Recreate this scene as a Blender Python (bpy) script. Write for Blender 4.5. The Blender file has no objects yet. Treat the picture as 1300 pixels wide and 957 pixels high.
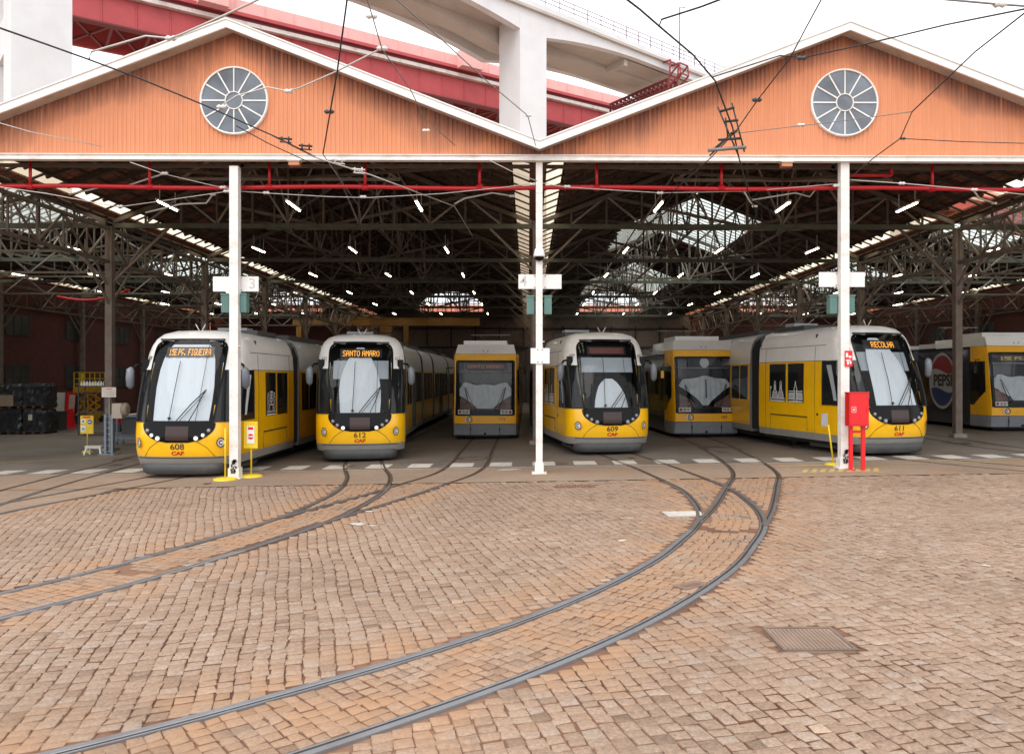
import bpy, math, random
import numpy as np
from math import radians, sin, cos, pi, sqrt, atan2, hypot
from mathutils import Vector, Matrix
random.seed(7)
R = random.Random(11)
scene = bpy.context.scene
COL = scene.collection

# ------------------------------------------------------------------ camera
FPX, PXC, HOR = 1010.0, 681.0, 478.5
TH = radians(-0.57)
CAM = Vector((-0.244, -18.2, 2.2))
SL = 0.0155                                   # cross fall of the yard


def gz(x):
    return SL * max(-30.0, min(30.0, x))


def at(px, py, d):
    """real point seen at photo pixel px,py at depth d (metres)"""
    a = (px - PXC) / FPX * d
    z = CAM.z + (HOR - py) / FPX * d
    return Vector((CAM.x + a * cos(TH) - d * sin(TH), CAM.y + a * sin(TH) + d * cos(TH), z))


def on_ground(px, py):
    a = (px - PXC) / FPX
    c = (HOR - py) / FPX
    dx = a * cos(TH) - sin(TH)
    dy = a * sin(TH) + cos(TH)
    t = (SL * CAM.x - CAM.z) / (c - SL * dx)
    return (CAM.x + t * dx, CAM.y + t * dy)


cam_d = bpy.data.cameras.new('camera')
cam = bpy.data.objects.new('camera', cam_d)
COL.objects.link(cam)
cam.location = CAM
cam.rotation_euler = (radians(90), 0, TH)
cam_d.sensor_width = 36
cam_d.lens = FPX * 36 / 1300
cam_d.shift_x = -(PXC - 650) / 1300
cam_d.clip_end = 3000
cam_d.clip_start = 0.1
scene.camera = cam

# ------------------------------------------------------------------ materials
MATS = {}


def nd(nt, t, **k):
    n = nt.nodes.new(t)
    for a, b in k.items():
        setattr(n, a, b)
    return n


def mat(name, col, rough=0.6, metal=0.0, var=0.12, scale=4.0, bump=0.0, bscale=60.0, spec=0.5, coat=0.0,
        dirt=None, dirt_amt=0.0, dirt_scale=1.5, inside=None, stretch=(1, 1, 1)):
    """plain procedural surface: base colour broken up by two noises, optional grime patches with a shape of their own"""
    if name in MATS:
        return MATS[name]
    m = bpy.data.materials.new(name)
    m.use_nodes = True
    nt = m.node_tree
    b = nt.nodes['Principled BSDF']
    L = nt.links.new
    tc = nd(nt, 'ShaderNodeTexCoord')
    mp = nd(nt, 'ShaderNodeMapping')
    mp.inputs['Scale'].default_value = stretch
    L(tc.outputs['Object'], mp.inputs['Vector'])
    n1 = nd(nt, 'ShaderNodeTexNoise')
    n1.inputs['Scale'].default_value = scale
    n1.inputs['Detail'].default_value = 6
    L(mp.outputs[0], n1.inputs['Vector'])
    mr = nd(nt, 'ShaderNodeMapRange')
    mr.inputs[1].default_value = 0.25
    mr.inputs[2].default_value = 0.75
    mr.inputs[3].default_value = 1 - var
    mr.inputs[4].default_value = 1 + var
    L(n1.outputs[0], mr.inputs[0])
    mx = nd(nt, 'ShaderNodeVectorMath', operation='SCALE')
    mx.inputs[0].default_value = col[:3]
    L(mr.outputs[0], mx.inputs['Scale'])
    out = mx.outputs[0]
    if dirt is not None:
        n2 = nd(nt, 'ShaderNodeTexNoise')
        n2.inputs['Scale'].default_value = dirt_scale
        n2.inputs['Detail'].default_value = 8
        n2.inputs['Roughness'].default_value = 0.65
        L(mp.outputs[0], n2.inputs['Vector'])
        m2 = nd(nt, 'ShaderNodeMapRange')
        m2.inputs[1].default_value = 0.5
        m2.inputs[2].default_value = 0.72
        m2.inputs[3].default_value = 0
        m2.inputs[4].default_value = dirt_amt
        L(n2.outputs[0], m2.inputs[0])
        mm = nd(nt, 'ShaderNodeMix', data_type='RGBA')
        L(m2.outputs[0], mm.inputs[0])
        L(out, mm.inputs[6])
        mm.inputs[7].default_value = (*dirt, 1)
        out = mm.outputs[2]
    if inside is not None:
        g = nd(nt, 'ShaderNodeNewGeometry')
        mi = nd(nt, 'ShaderNodeMix', data_type='RGBA')
        L(g.outputs['Backfacing'], mi.inputs[0])
        L(out, mi.inputs[6])
        mi.inputs[7].default_value = (*inside, 1)
        out = mi.outputs[2]
    L(out, b.inputs['Base Color'])
    b.inputs['Roughness'].default_value = rough
    b.inputs['Metallic'].default_value = metal
    b.inputs['Specular IOR Level'].default_value = spec
    b.inputs['Coat Weight'].default_value = coat
    b.inputs['Coat Roughness'].default_value = 0.06
    if bump:
        n3 = nd(nt, 'ShaderNodeTexNoise')
        n3.inputs['Scale'].default_value = bscale
        n3.inputs['Detail'].default_value = 4
        L(mp.outputs[0], n3.inputs['Vector'])
        bp = nd(nt, 'ShaderNodeBump')
        bp.inputs['Strength'].default_value = bump
        bp.inputs['Distance'].default_value = 0.01
        L(n3.outputs[0], bp.inputs['Height'])
        L(bp.outputs[0], b.inputs['Normal'])
    MATS[name] = m
    return m


def emit(name, col, s):
    if name in MATS:
        return MATS[name]
    m = bpy.data.materials.new(name)
    m.use_nodes = True
    b = m.node_tree.nodes['Principled BSDF']
    b.inputs['Base Color'].default_value = (*[c * .5 for c in col], 1)
    b.inputs['Emission Color'].default_value = (*col, 1)
    b.inputs['Emission Strength'].default_value = s
    MATS[name] = m
    return m


def clear(name, tint, ior=1.5, rough=0.02, refl=1.0):
    """thin sheet glass: tinted see-through plus fresnel reflection"""
    if name in MATS:
        return MATS[name]
    m = bpy.data.materials.new(name)
    m.use_nodes = True
    nt = m.node_tree
    nt.nodes.clear()
    o = nd(nt, 'ShaderNodeOutputMaterial')
    t = nd(nt, 'ShaderNodeBsdfTransparent')
    t.inputs[0].default_value = (*tint, 1)
    g = nd(nt, 'ShaderNodeBsdfGlossy')
    g.inputs['Roughness'].default_value = rough
    g.inputs[0].default_value = (refl, refl, refl, 1)
    f = nd(nt, 'ShaderNodeFresnel')
    gg = nd(nt, 'ShaderNodeNewGeometry')
    mr = nd(nt, 'ShaderNodeMapRange')
    mr.inputs[3].default_value = ior
    mr.inputs[4].default_value = 1 / ior
    nt.links.new(gg.outputs['Backfacing'], mr.inputs[0])
    nt.links.new(mr.outputs[0], f.inputs[0])
    x = nd(nt, 'ShaderNodeMixShader')
    nt.links.new(f.outputs[0], x.inputs[0])
    nt.links.new(t.outputs[0], x.inputs[1])
    nt.links.new(g.outputs[0], x.inputs[2])
    nt.links.new(x.outputs[0], o.inputs[0])
    MATS[name] = m
    return m


M_YEL = mat('tram_yellow', (.92, .50, .003), .32, coat=.5, var=.05, inside=(.1, .1, .1), dirt=(.45, .27, .03), dirt_amt=.22, dirt_scale=1.1)
M_YELO = mat('old_tram_yellow', (.92, .46, .003), .38, coat=.3, var=.06, inside=(.1, .1, .1), dirt=(.4, .22, .03), dirt_amt=.3)
M_TW = mat('tram_white', (.74, .73, .71), .35, coat=.4, var=.04, inside=(.12, .12, .12), dirt=(.45, .43, .4), dirt_amt=.25)
M_TG = mat('tram_grey_skirt', (.27, .26, .24), .55, var=.08, dirt=(.16, .14, .12), dirt_amt=.5)
M_OG = mat('old_tram_grey', (.22, .24, .27), .5, var=.08, dirt=(.14, .13, .12), dirt_amt=.5)
M_APR = mat('tram_apron_grey', (.055, .057, .06), .6, var=.1, dirt=(.18, .15, .12), dirt_amt=.4)
M_BLK = mat('gloss_black', (.008, .008, .009), .12, var=.02, spec=.14)
M_RUB = mat('rubber_black', (.018, .018, .018), .75, var=.1)
M_DG = mat('dark_grey', (.06, .06, .062), .6, var=.1)
M_LINK = mat('grey_liner', (.2, .2, .21), .7)
M_REFBLIND = mat('pale_reflection_and_blind', (.62, .66, .71), .7, var=.05, scale=2.0, stretch=(6, 1, 1))  # pale tone of windscreen reflections built as surfaces, also one corner blind
M_BLIND = mat('grey_roller_blind', (.36, .40, .44), .6, var=.05)
M_MIR = mat('mirror_grey', (.16, .18, .21), .3, var=.05)
M_GLASS = clear('windscreen_glass', (.84, .87, .88), 1.27)
M_TINT = clear('tinted_glass', (.2, .22, .22), 1.5)
M_WINB = mat('dark_window', (.012, .014, .015), .06, var=.02, spec=.35)
M_LAMPG = emit('headlight_lens', (1.0, .98, .92), .75)
M_LAMPO = mat('headlight_off', (.3, .31, .33), .15, var=.05)
M_CHR = mat('brushed_metal', (.5, .5, .5), .3, metal=1.0)
M_LED = emit('led_orange', (1.0, .40, .04), 1.6)
M_LEDD = emit('led_dim', (.55, .16, .08), .35)
M_LEDY = emit('led_amber_dim', (.8, .5, .12), .5)
M_BROWN = mat('brown_panel', (.035, .016, .014), .3)
M_NUM = mat('number_black', (.03, .03, .03), .5)
M_REDT = mat('logo_red', (.55, .03, .02), .5)
M_WHITE = mat('decal_white', (.75, .75, .76), .5)
M_STEELW = mat('white_painted_steel', (.82, .81, .79), .5, var=.04, bump=.1, dirt=(.5, .42, .36), dirt_amt=.22, dirt_scale=3.0)
M_STEELR = mat('white_steel_rusty', (.80, .78, .75), .55, var=.05, bump=.1, dirt=(.42, .22, .12), dirt_amt=.42, dirt_scale=3.0, stretch=(.6, 1, 1))
M_TRUSS = mat('truss_steel', (.12, .095, .075), .6, var=.25, dirt=(.09, .05, .03), dirt_amt=.6)
M_TRUSSL = mat('truss_pale_steel', (.27, .24, .21), .55, var=.2, dirt=(.14, .09, .06), dirt_amt=.5)
M_GREENB = mat('green_grey_beam', (.085, .095, .07), .6, var=.25, dirt=(.12, .1, .07), dirt_amt=.6)
M_WOOD = mat('purlin_timber', (.05, .034, .025), .8, var=.3, scale=8)
M_REDP = mat('red_pipe_paint', (.50, .010, .018), .35, var=.08)
M_CAB = mat('red_cabinet_paint', (.72, .012, .018), .35, var=.06, dirt=(.45, .02, .02), dirt_amt=.4)
M_YP = mat('yellow_sign_paint', (.78, .55, .02), .5, var=.06, dirt=(.4, .3, .05), dirt_amt=.35)
M_TEAL = mat('teal_housing', (.12, .24, .22), .5, var=.1)
M_MAROON = mat('maroon_wall', (.105, .028, .022), .8, var=.2, dirt=(.05, .03, .025), dirt_amt=.7)
M_BWALL = mat('grey_brown_wall', (.17, .125, .1), .85, var=.2, dirt=(.07, .05, .04), dirt_amt=.7, dirt_scale=.7)
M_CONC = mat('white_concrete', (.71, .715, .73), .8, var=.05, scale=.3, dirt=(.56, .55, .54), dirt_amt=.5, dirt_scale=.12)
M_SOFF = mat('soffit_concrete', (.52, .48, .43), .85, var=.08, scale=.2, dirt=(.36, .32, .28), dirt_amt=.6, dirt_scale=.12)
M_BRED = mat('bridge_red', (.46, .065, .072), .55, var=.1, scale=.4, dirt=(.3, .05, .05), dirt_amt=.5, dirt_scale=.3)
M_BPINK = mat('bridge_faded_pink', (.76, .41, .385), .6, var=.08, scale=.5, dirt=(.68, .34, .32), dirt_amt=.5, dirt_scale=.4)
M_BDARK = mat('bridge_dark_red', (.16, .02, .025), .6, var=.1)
M_BRST = mat('bridge_rust_stained_white', (.66, .6, .56), .7, var=.1, dirt=(.3, .16, .12), dirt_amt=.7, dirt_scale=.6)
M_CABLE = mat('cable_black', (.02, .02, .022), .6)
M_WIREG = mat('wire_grey', (.22, .21, .2), .5, metal=.3)
M_WIREW = mat('wire_pale', (.55, .53, .5), .45, metal=.2)
M_INS = mat('insulator_white', (.7, .68, .65), .3)
M_ORANGE = mat('lift_orange', (.62, .30, .01), .45, var=.1, dirt=(.3, .12, .02), dirt_amt=.5)
M_CRANE = mat('crane_orange', (.26, .12, .015), .6, var=.15, dirt=(.15, .08, .03), dirt_amt=.6)
M_PLAST = mat('black_plastic_wrap', (.016, .017, .02), .3, var=.3, bump=.8, bscale=9)
M_BLUE = mat('blue_trolley_paint', (.11, .2, .3), .5, var=.1)
M_GREYM = mat('machine_grey_blue', (.2, .25, .3), .5, var=.1, dirt=(.1, .1, .1), dirt_amt=.5)
M_BEIGE = mat('beige_housing', (.45, .4, .33), .5, var=.1)
M_WPL = mat('white_plastic', (.62, .6, .57), .5, var=.08)
M_LITEW = mat('sign_white', (.82, .81, .8), .5, var=.03, dirt=(.6, .52, .45), dirt_amt=.35, dirt_scale=3)
M_FADE = mat('faded_numeral', (.55, .54, .53), .6)
M_PINKB = mat('pink_render', (.60, .22, .15), .8, var=.08)
M_TILE = None

# corrugated orange sheet with soot streaks that run down from the barge boards
def corrugated_mat():
    m = bpy.data.materials.new('orange_corrugated_sheet')
    m.use_nodes = True
    nt = m.node_tree
    b = nt.nodes['Principled BSDF']
    L = nt.links.new
    tc = nd(nt, 'ShaderNodeTexCoord')
    at_ = nd(nt, 'ShaderNodeAttribute', attribute_name='drop')
    mp = nd(nt, 'ShaderNodeMapping')
    mp.inputs['Scale'].default_value = (5.5, 1, .28)
    L(tc.outputs['Object'], mp.inputs[0])
    n = nd(nt, 'ShaderNodeTexNoise')
    n.inputs['Scale'].default_value = 2.2
    n.inputs['Detail'].default_value = 6
    n.inputs['Roughness'].default_value = .6
    L(mp.outputs[0], n.inputs[0])
    n2 = nd(nt, 'ShaderNodeTexNoise')
    n2.inputs['Scale'].default_value = .55
    n2.inputs['Detail'].default_value = 3
    L(tc.outputs['Object'], n2.inputs[0])
    # reach of the streak varies along the eave
    reach = nd(nt, 'ShaderNodeMapRange')
    reach.inputs[1].default_value = .35; reach.inputs[2].default_value = .7
    reach.inputs[3].default_value = .35; reach.inputs[4].default_value = 1.5
    L(n2.outputs[0], reach.inputs[0])
    dv = nd(nt, 'ShaderNodeMath', operation='DIVIDE')
    L(at_.outputs['Fac'], dv.inputs[0]); L(reach.outputs[0], dv.inputs[1])
    inv = nd(nt, 'ShaderNodeMath', operation='SUBTRACT', use_clamp=True)
    inv.inputs[0].default_value = 1; L(dv.outputs[0], inv.inputs[1])
    st = nd(nt, 'ShaderNodeMapRange')
    st.inputs[1].default_value = .25; st.inputs[2].default_value = .5
    L(n.outputs[0], st.inputs[0])
    mu = nd(nt, 'ShaderNodeMath', operation='MULTIPLY')
    L(inv.outputs[0], mu.inputs[0]); L(st.outputs[0], mu.inputs[1])
    mu2 = nd(nt, 'ShaderNodeMath', operation='MULTIPLY', use_clamp=True)
    L(mu.outputs[0], mu2.inputs[0]); mu2.inputs[1].default_value = .95
    n3 = nd(nt, 'ShaderNodeTexNoise')
    n3.inputs['Scale'].default_value = .35; n3.inputs['Detail'].default_value = 5
    L(tc.outputs['Object'], n3.inputs[0])
    base = nd(nt, 'ShaderNodeMix', data_type='RGBA')
    base.inputs[6].default_value = (.70, .255, .108, 1)
    base.inputs[7].default_value = (.69, .30, .165, 1)
    L(n3.outputs[0], base.inputs[0])
    # faint overall streaking
    st2 = nd(nt, 'ShaderNodeMapRange')
    st2.inputs[1].default_value = .3; st2.inputs[2].default_value = .75
    st2.inputs[3].default_value = 1.05; st2.inputs[4].default_value = .88
    L(n.outputs[0], st2.inputs[0])
    sc = nd(nt, 'ShaderNodeVectorMath', operation='SCALE')
    L(base.outputs[2], sc.inputs[0]); L(st2.outputs[0], sc.inputs['Scale'])
    mx = nd(nt, 'ShaderNodeMix', data_type='RGBA')
    L(mu2.outputs[0], mx.inputs[0]); L(sc.outputs[0], mx.inputs[6])
    mx.inputs[7].default_value = (.12, .062, .058, 1)
    L(mx.outputs[2], b.inputs['Base Color'])
    b.inputs['Roughness'].default_value = .65
    return m


def tile_mat():
    m = bpy.data.materials.new('roof_tile_underside')
    m.use_nodes = True
    nt = m.node_tree
    b = nt.nodes['Principled BSDF']
    L = nt.links.new
    tc = nd(nt, 'ShaderNodeTexCoord')
    sx = nd(nt, 'ShaderNodeSeparateXYZ'); L(tc.outputs['Object'], sx.inputs[0])
    cx = nd(nt, 'ShaderNodeCombineXYZ'); L(sx.outputs[1], cx.inputs[0]); L(sx.outputs[0], cx.inputs[1])
    br = nd(nt, 'ShaderNodeTexBrick')
    br.inputs['Color1'].default_value = (.24, .085, .048, 1)
    br.inputs['Color2'].default_value = (.15, .062, .042, 1)
    br.inputs['Mortar'].default_value = (.02, .014, .012, 1)
    br.inputs['Scale'].default_value = 2.0
    br.inputs['Mortar Size'].default_value = .035
    br.inputs['Brick Width'].default_value = .55
    br.inputs['Row Height'].default_value = .7
    L(cx.outputs[0], br.inputs[0])
    n = nd(nt, 'ShaderNodeTexNoise'); n.inputs['Scale'].default_value = 1.1; n.inputs['Detail'].default_value = 6
    L(tc.outputs['Object'], n.inputs[0])
    mr = nd(nt, 'ShaderNodeMapRange'); mr.inputs[3].default_value = .45; mr.inputs[4].default_value = 1.4
    L(n.outputs[0], mr.inputs[0])
    sc = nd(nt, 'ShaderNodeVectorMath', operation='SCALE')
    L(br.outputs[0], sc.inputs[0]); L(mr.outputs[0], sc.inputs['Scale'])
    L(sc.outputs[0], b.inputs['Base Color'])
    b.inputs['Roughness'].default_value = .9
    return m


def ground_mat(name, cols, rough=.9, big=.25, small=9, stain=None, stain_amt=.6, bump=.3, extra=None):
    m = bpy.data.materials.new(name)
    m.use_nodes = True
    nt = m.node_tree
    b = nt.nodes['Principled BSDF']
    L = nt.links.new
    tc = nd(nt, 'ShaderNodeTexCoord')
    n = nd(nt, 'ShaderNodeTexNoise'); n.inputs['Scale'].default_value = big; n.inputs['Detail'].default_value = 8; n.inputs['Roughness'].default_value = .62
    L(tc.outputs['Object'], n.inputs[0])
    r = nd(nt, 'ShaderNodeValToRGB')
    r.color_ramp.elements[0].position = .35; r.color_ramp.elements[1].position = .68
    r.color_ramp.elements[0].color = (*cols[0], 1); r.color_ramp.elements[1].color = (*cols[1], 1)
    L(n.outputs[0], r.inputs[0])
    n2 = nd(nt, 'ShaderNodeTexNoise'); n2.inputs['Scale'].default_value = small; n2.inputs['Detail'].default_value = 8; n2.inputs['Roughness'].default_value = .7
    L(tc.outputs['Object'], n2.inputs[0])
    mr = nd(nt, 'ShaderNodeMapRange'); mr.inputs[1].default_value = .25; mr.inputs[2].default_value = .75; mr.inputs[3].default_value = .78; mr.inputs[4].default_value = 1.2
    L(n2.outputs[0], mr.inputs[0])
    sc = nd(nt, 'ShaderNodeVectorMath', operation='SCALE')
    L(r.outputs[0], sc.inputs[0]); L(mr.outputs[0], sc.inputs['Scale'])
    out = sc.outputs[0]
    if stain:
        n3 = nd(nt, 'ShaderNodeTexNoise'); n3.inputs['Scale'].default_value = .8; n3.inputs['Detail'].default_value = 6
        mp = nd(nt, 'ShaderNodeMapping'); mp.inputs['Location'].default_value = (7, 3, 0)
        L(tc.outputs['Object'], mp.inputs[0]); L(mp.outputs[0], n3.inputs[0])
        m3 = nd(nt, 'ShaderNodeMapRange'); m3.inputs[1].default_value = .52; m3.inputs[2].default_value = .7; m3.inputs[4].default_value = stain_amt
        L(n3.outputs[0], m3.inputs[0])
        mm = nd(nt, 'ShaderNodeMix', data_type='RGBA')
        L(m3.outputs[0], mm.inputs[0]); L(out, mm.inputs[6]); mm.inputs[7].default_value = (*stain, 1)
        out = mm.outputs[2]
    L(out, b.inputs['Base Color'])
    b.inputs['Roughness'].default_value = rough
    bp = nd(nt, 'ShaderNodeBump'); bp.inputs['Strength'].default_value = bump; bp.inputs['Distance'].default_value = .01
    n4 = nd(nt, 'ShaderNodeTexNoise'); n4.inputs['Scale'].default_value = 45; n4.inputs['Detail'].default_value = 5
    L(tc.outputs['Object'], n4.inputs[0]); L(n4.outputs[0], bp.inputs['Height']); L(bp.outputs[0], b.inputs['Normal'])
    return m


def stone_mat():
    m = bpy.data.materials.new('granite_setts')
    m.use_nodes = True
    nt = m.node_tree
    b = nt.nodes['Principled BSDF']
    L = nt.links.new
    tc = nd(nt, 'ShaderNodeTexCoord')
    a = nd(nt, 'ShaderNodeAttribute', attribute_name='tone')
    ru = nd(nt, 'ShaderNodeAttribute', attribute_name='rust')
    r = nd(nt, 'ShaderNodeValToRGB')
    e = r.color_ramp.elements
    e[0].position = 0; e[0].color = (.185, .122, .082, 1)
    e[1].position = 1; e[1].color = (.40, .285, .205, 1)
    for p, c in ((.3, (.272, .182, .126)), (.55, (.315, .216, .152)), (.8, (.325, .246, .192))):
        k = e.new(p); k.color = (*c, 1)
    L(a.outputs['Fac'], r.inputs[0])
    n = nd(nt, 'ShaderNodeTexNoise'); n.inputs['Scale'].default_value = 38; n.inputs['Detail'].default_value = 8; n.inputs['Roughness'].default_value = .7
    L(tc.outputs['Object'], n.inputs[0])
    mr = nd(nt, 'ShaderNodeMapRange'); mr.inputs[1].default_value = .25; mr.inputs[2].default_value = .75; mr.inputs[3].default_value = .5; mr.inputs[4].default_value = 1.42
    L(n.outputs[0], mr.inputs[0])
    n2 = nd(nt, 'ShaderNodeTexNoise'); n2.inputs['Scale'].default_value = .45; n2.inputs['Detail'].default_value = 5
    L(tc.outputs['Object'], n2.inputs[0])
    m2 = nd(nt, 'ShaderNodeMapRange'); m2.inputs[1].default_value = .3; m2.inputs[2].default_value = .7; m2.inputs[3].default_value = .88; m2.inputs[4].default_value = 1.12
    L(n2.outputs[0], m2.inputs[0])
    mu = nd(nt, 'ShaderNodeMath', operation='MULTIPLY'); L(mr.outputs[0], mu.inputs[0]); L(m2.outputs[0], mu.inputs[1])
    sc = nd(nt, 'ShaderNodeVectorMath', operation='SCALE'); L(r.outputs[0], sc.inputs[0]); L(mu.outputs[0], sc.inputs['Scale'])
    # rust washed off the rails
    n3 = nd(nt, 'ShaderNodeTexNoise'); n3.inputs['Scale'].default_value = 1.6; n3.inputs['Detail'].default_value = 6
    L(tc.outputs['Object'], n3.inputs[0])
    m3 = nd(nt, 'ShaderNodeMapRange'); m3.inputs[1].default_value = .35; m3.inputs[2].default_value = .65
    L(n3.outputs[0], m3.inputs[0])
    m4 = nd(nt, 'ShaderNodeMath', operation='MULTIPLY'); L(m3.outputs[0], m4.inputs[0]); L(ru.outputs['Fac'], m4.inputs[1])
    mm = nd(nt, 'ShaderNodeMix', data_type='RGBA')
    L(m4.outputs[0], mm.inputs[0]); L(sc.outputs[0], mm.inputs[6]); mm.inputs[7].default_value = (.37, .20, .10, 1)
    L(mm.outputs[2], b.inputs['Base Color'])
    b.inputs['Roughness'].default_value = .72
    bp = nd(nt, 'ShaderNodeBump'); bp.inputs['Strength'].default_value = .5; bp.inputs['Distance'].default_value = .008
    L(n.outputs[0], bp.inputs['Height']); L(bp.outputs[0], b.inputs['Normal'])
    return m


M_CORR = corrugated_mat()
M_TILE = tile_mat()
M_STONE = stone_mat()
M_JOINT = ground_mat('joint_dirt', ((.115, .052, .03), (.26, .145, .09)), small=14, big=.5)
M_FLOOR = ground_mat('depot_floor_asphalt', ((.13, .105, .088), (.20, .168, .14)), rough=.6, stain=(.09, .07, .058), stain_amt=.55)
M_APRON = ground_mat('worn_apron', ((.22, .155, .11), (.33, .24, .175)), stain=(.33, .17, .08), stain_amt=.5)
M_FAR = ground_mat('far_ground', ((.27, .2, .155), (.34, .26, .2)))
M_PAINTW = ground_mat('worn_white_paint', ((.42, .39, .34), (.62, .58, .52)), small=5)
M_PAINTY = ground_mat('worn_yellow_paint', ((.45, .30, .09), (.52, .38, .15)), small=4, stain=(.3, .22, .15), stain_amt=.8)
M_RAIL = mat('rail_steel', (.27, .28, .30), .36, metal=.45, var=.12, dirt=(.2, .14, .11), dirt_amt=.5, dirt_scale=.6)
M_RAILM = mat('rail_dull_steel', (.17, .155, .15), .45, metal=.35, var=.2, dirt=(.16, .10, .07), dirt_amt=.6)
M_RAILD = mat('rail_dark_rust', (.10, .065, .048), .6, metal=.2, var=.2)
M_GROOVE = mat('rail_groove', (.03, .022, .018), .8)

# ------------------------------------------------------------------ mesh builder


class MB:
    def __init__(s):
        s.v = []
        s.f = []
        s.mi = []
        s.sm = []
        s.attr = None

    def face(s, pts, mi=0, sm=False):
        i = len(s.v)
        s.v += [tuple(p) for p in pts]
        s.f.append(tuple(range(i, i + len(pts))))
        s.mi.append(mi)
        s.sm.append(sm)

    def box(s, c, d, rz=0, mi=0, rx=0):
        M = Matrix.Translation(Vector(c)) @ Matrix.Rotation(rz, 4, 'Z') @ Matrix.Rotation(rx, 4, 'X')
        i = len(s.v)
        for z in (-.5, .5):
            for x, y in ((-.5, -.5), (.5, -.5), (.5, .5), (-.5, .5)):
                s.v.append(tuple(M @ Vector((x * d[0], y * d[1], z * d[2]))))
        for q in ((3, 2, 1, 0), (4, 5, 6, 7), (0, 1, 5, 4), (1, 2, 6, 5), (2, 3, 7, 6), (3, 0, 4, 7)):
            s.f.append(tuple(i + k for k in q))
            s.mi.append(mi)
            s.sm.append(False)
        return s

    def beam(s, p0, p1, w=.08, h=None, mi=0):
        h = h or w
        p0 = Vector(p0)
        p1 = Vector(p1)
        d = p1 - p0
        if d.length < 1e-6:
            return s
        d.normalize()
        up = Vector((0, 0, 1)) if abs(d.z) < .95 else Vector((0, 1, 0))
        r = d.cross(up).normalized()
        u = r.cross(d)
        i = len(s.v)
        for p in (p0, p1):
            for a, b in ((-1, -1), (1, -1), (1, 1), (-1, 1)):
                s.v.append(tuple(p + r * a * w / 2 + u * b * h / 2))
        for q in ((0, 1, 2, 3), (7, 6, 5, 4), (0, 4, 5, 1), (1, 5, 6, 2), (2, 6, 7, 3), (3, 7, 4, 0)):
            s.f.append(tuple(i + k for k in q))
            s.mi.append(mi)
            s.sm.append(False)
        return s

    def tube(s, pts, r, n=6, mi=0, caps=True, radii=None):
        pts = [Vector(p) for p in pts]
        i0 = len(s.v)
        for k, p in enumerate(pts):
            d = (pts[min(k + 1, len(pts) - 1)] - pts[max(k - 1, 0)])
            if d.length < 1e-9:
                d = Vector((0, 0, 1))
            d.normalize()
            up = Vector((0, 0, 1)) if abs(d.z) < .9 else Vector((1, 0, 0))
            a = d.cross(up).normalized()
            b = a.cross(d)
            rr = radii[k] if radii else r
            for j in range(n):
                t = 2 * pi * j / n
                s.v.append(tuple(p + a * cos(t) * rr + b * sin(t) * rr))
        for k in range(len(pts) - 1):
            for j in range(n):
                a0 = i0 + k * n + j
                a1 = i0 + k * n + (j + 1) % n
                s.f.append((a0, a1, a1 + n, a0 + n))
                s.mi.append(mi)
                s.sm.append(True)
        if caps:
            s.f.append(tuple(i0 + j for j in reversed(range(n))))
            s.f.append(tuple(i0 + (len(pts) - 1) * n + j for j in range(n)))
            s.mi += [mi, mi]
            s.sm += [False, False]
        return s

    def lathe(s, c, prof, axis='Z', n=20, mi=0):
        """prof: list of (r, h) along the axis"""
        pts = []
        c = Vector(c)
        i0 = len(s.v)
        for r, h in prof:
            for j in range(n):
                t = 2 * pi * j / n
                if axis == 'Z':
                    p = Vector((r * cos(t), r * sin(t), h))
                elif axis == 'Y':
                    p = Vector((r * cos(t), h, r * sin(t)))
                else:
                    p = Vector((h, r * cos(t), r * sin(t)))
                s.v.append(tuple(c + p))
        for k in range(len(prof) - 1):
            for j in range(n):
                a0 = i0 + k * n + j
                a1 = i0 + k * n + (j + 1) % n
                s.f.append((a0, a1, a1 + n, a0 + n))
                s.mi.append(mi)
                s.sm.append(True)
        s.f.append(tuple(i0 + j for j in range(n)))
        s.f.append(tuple(i0 + (len(prof) - 1) * n + j for j in range(n)))
        s.mi += [mi, mi]
        s.sm += [False, False]
        return s

    def prism(s, poly, d, mi=0):
        """poly: 3-D points, d: extrusion vector"""
        poly = [Vector(p) for p in poly]
        d = Vector(d)
        n = len(poly)
        i = len(s.v)
        s.v += [tuple(p) for p in poly] + [tuple(p + d) for p in poly]
        s.f.append(tuple(i + k for k in range(n)))
        s.f.append(tuple(i + n + k for k in reversed(range(n))))
        s.mi += [mi, mi]
        s.sm += [False, False]
        for k in range(n):
            a, b = i + k, i + (k + 1) % n
            s.f.append((a, a + n, b + n, b))
            s.mi.append(mi)
            s.sm.append(False)
        return s

    def grid(s, rows, mi=0, sm=True, flip=False, skip=None, mif=None):
        i0 = len(s.v)
        m = len(rows[0])
        for r in rows:
            s.v += [tuple(p) for p in r]
        for a in range(len(rows) - 1):
            for b in range(m - 1):
                q = [i0 + a * m + b, i0 + a * m + b + 1, i0 + (a + 1) * m + b + 1, i0 + (a + 1) * m + b]
                c = [(s.v[q[0]][k] + s.v[q[1]][k] + s.v[q[2]][k] + s.v[q[3]][k]) / 4 for k in range(3)]
                if skip and skip(c):
                    continue
                if flip:
                    q.reverse()
                s.f.append(tuple(q))
                s.mi.append(mif(c) if mif else mi)
                s.sm.append(sm)
        return s

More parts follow.
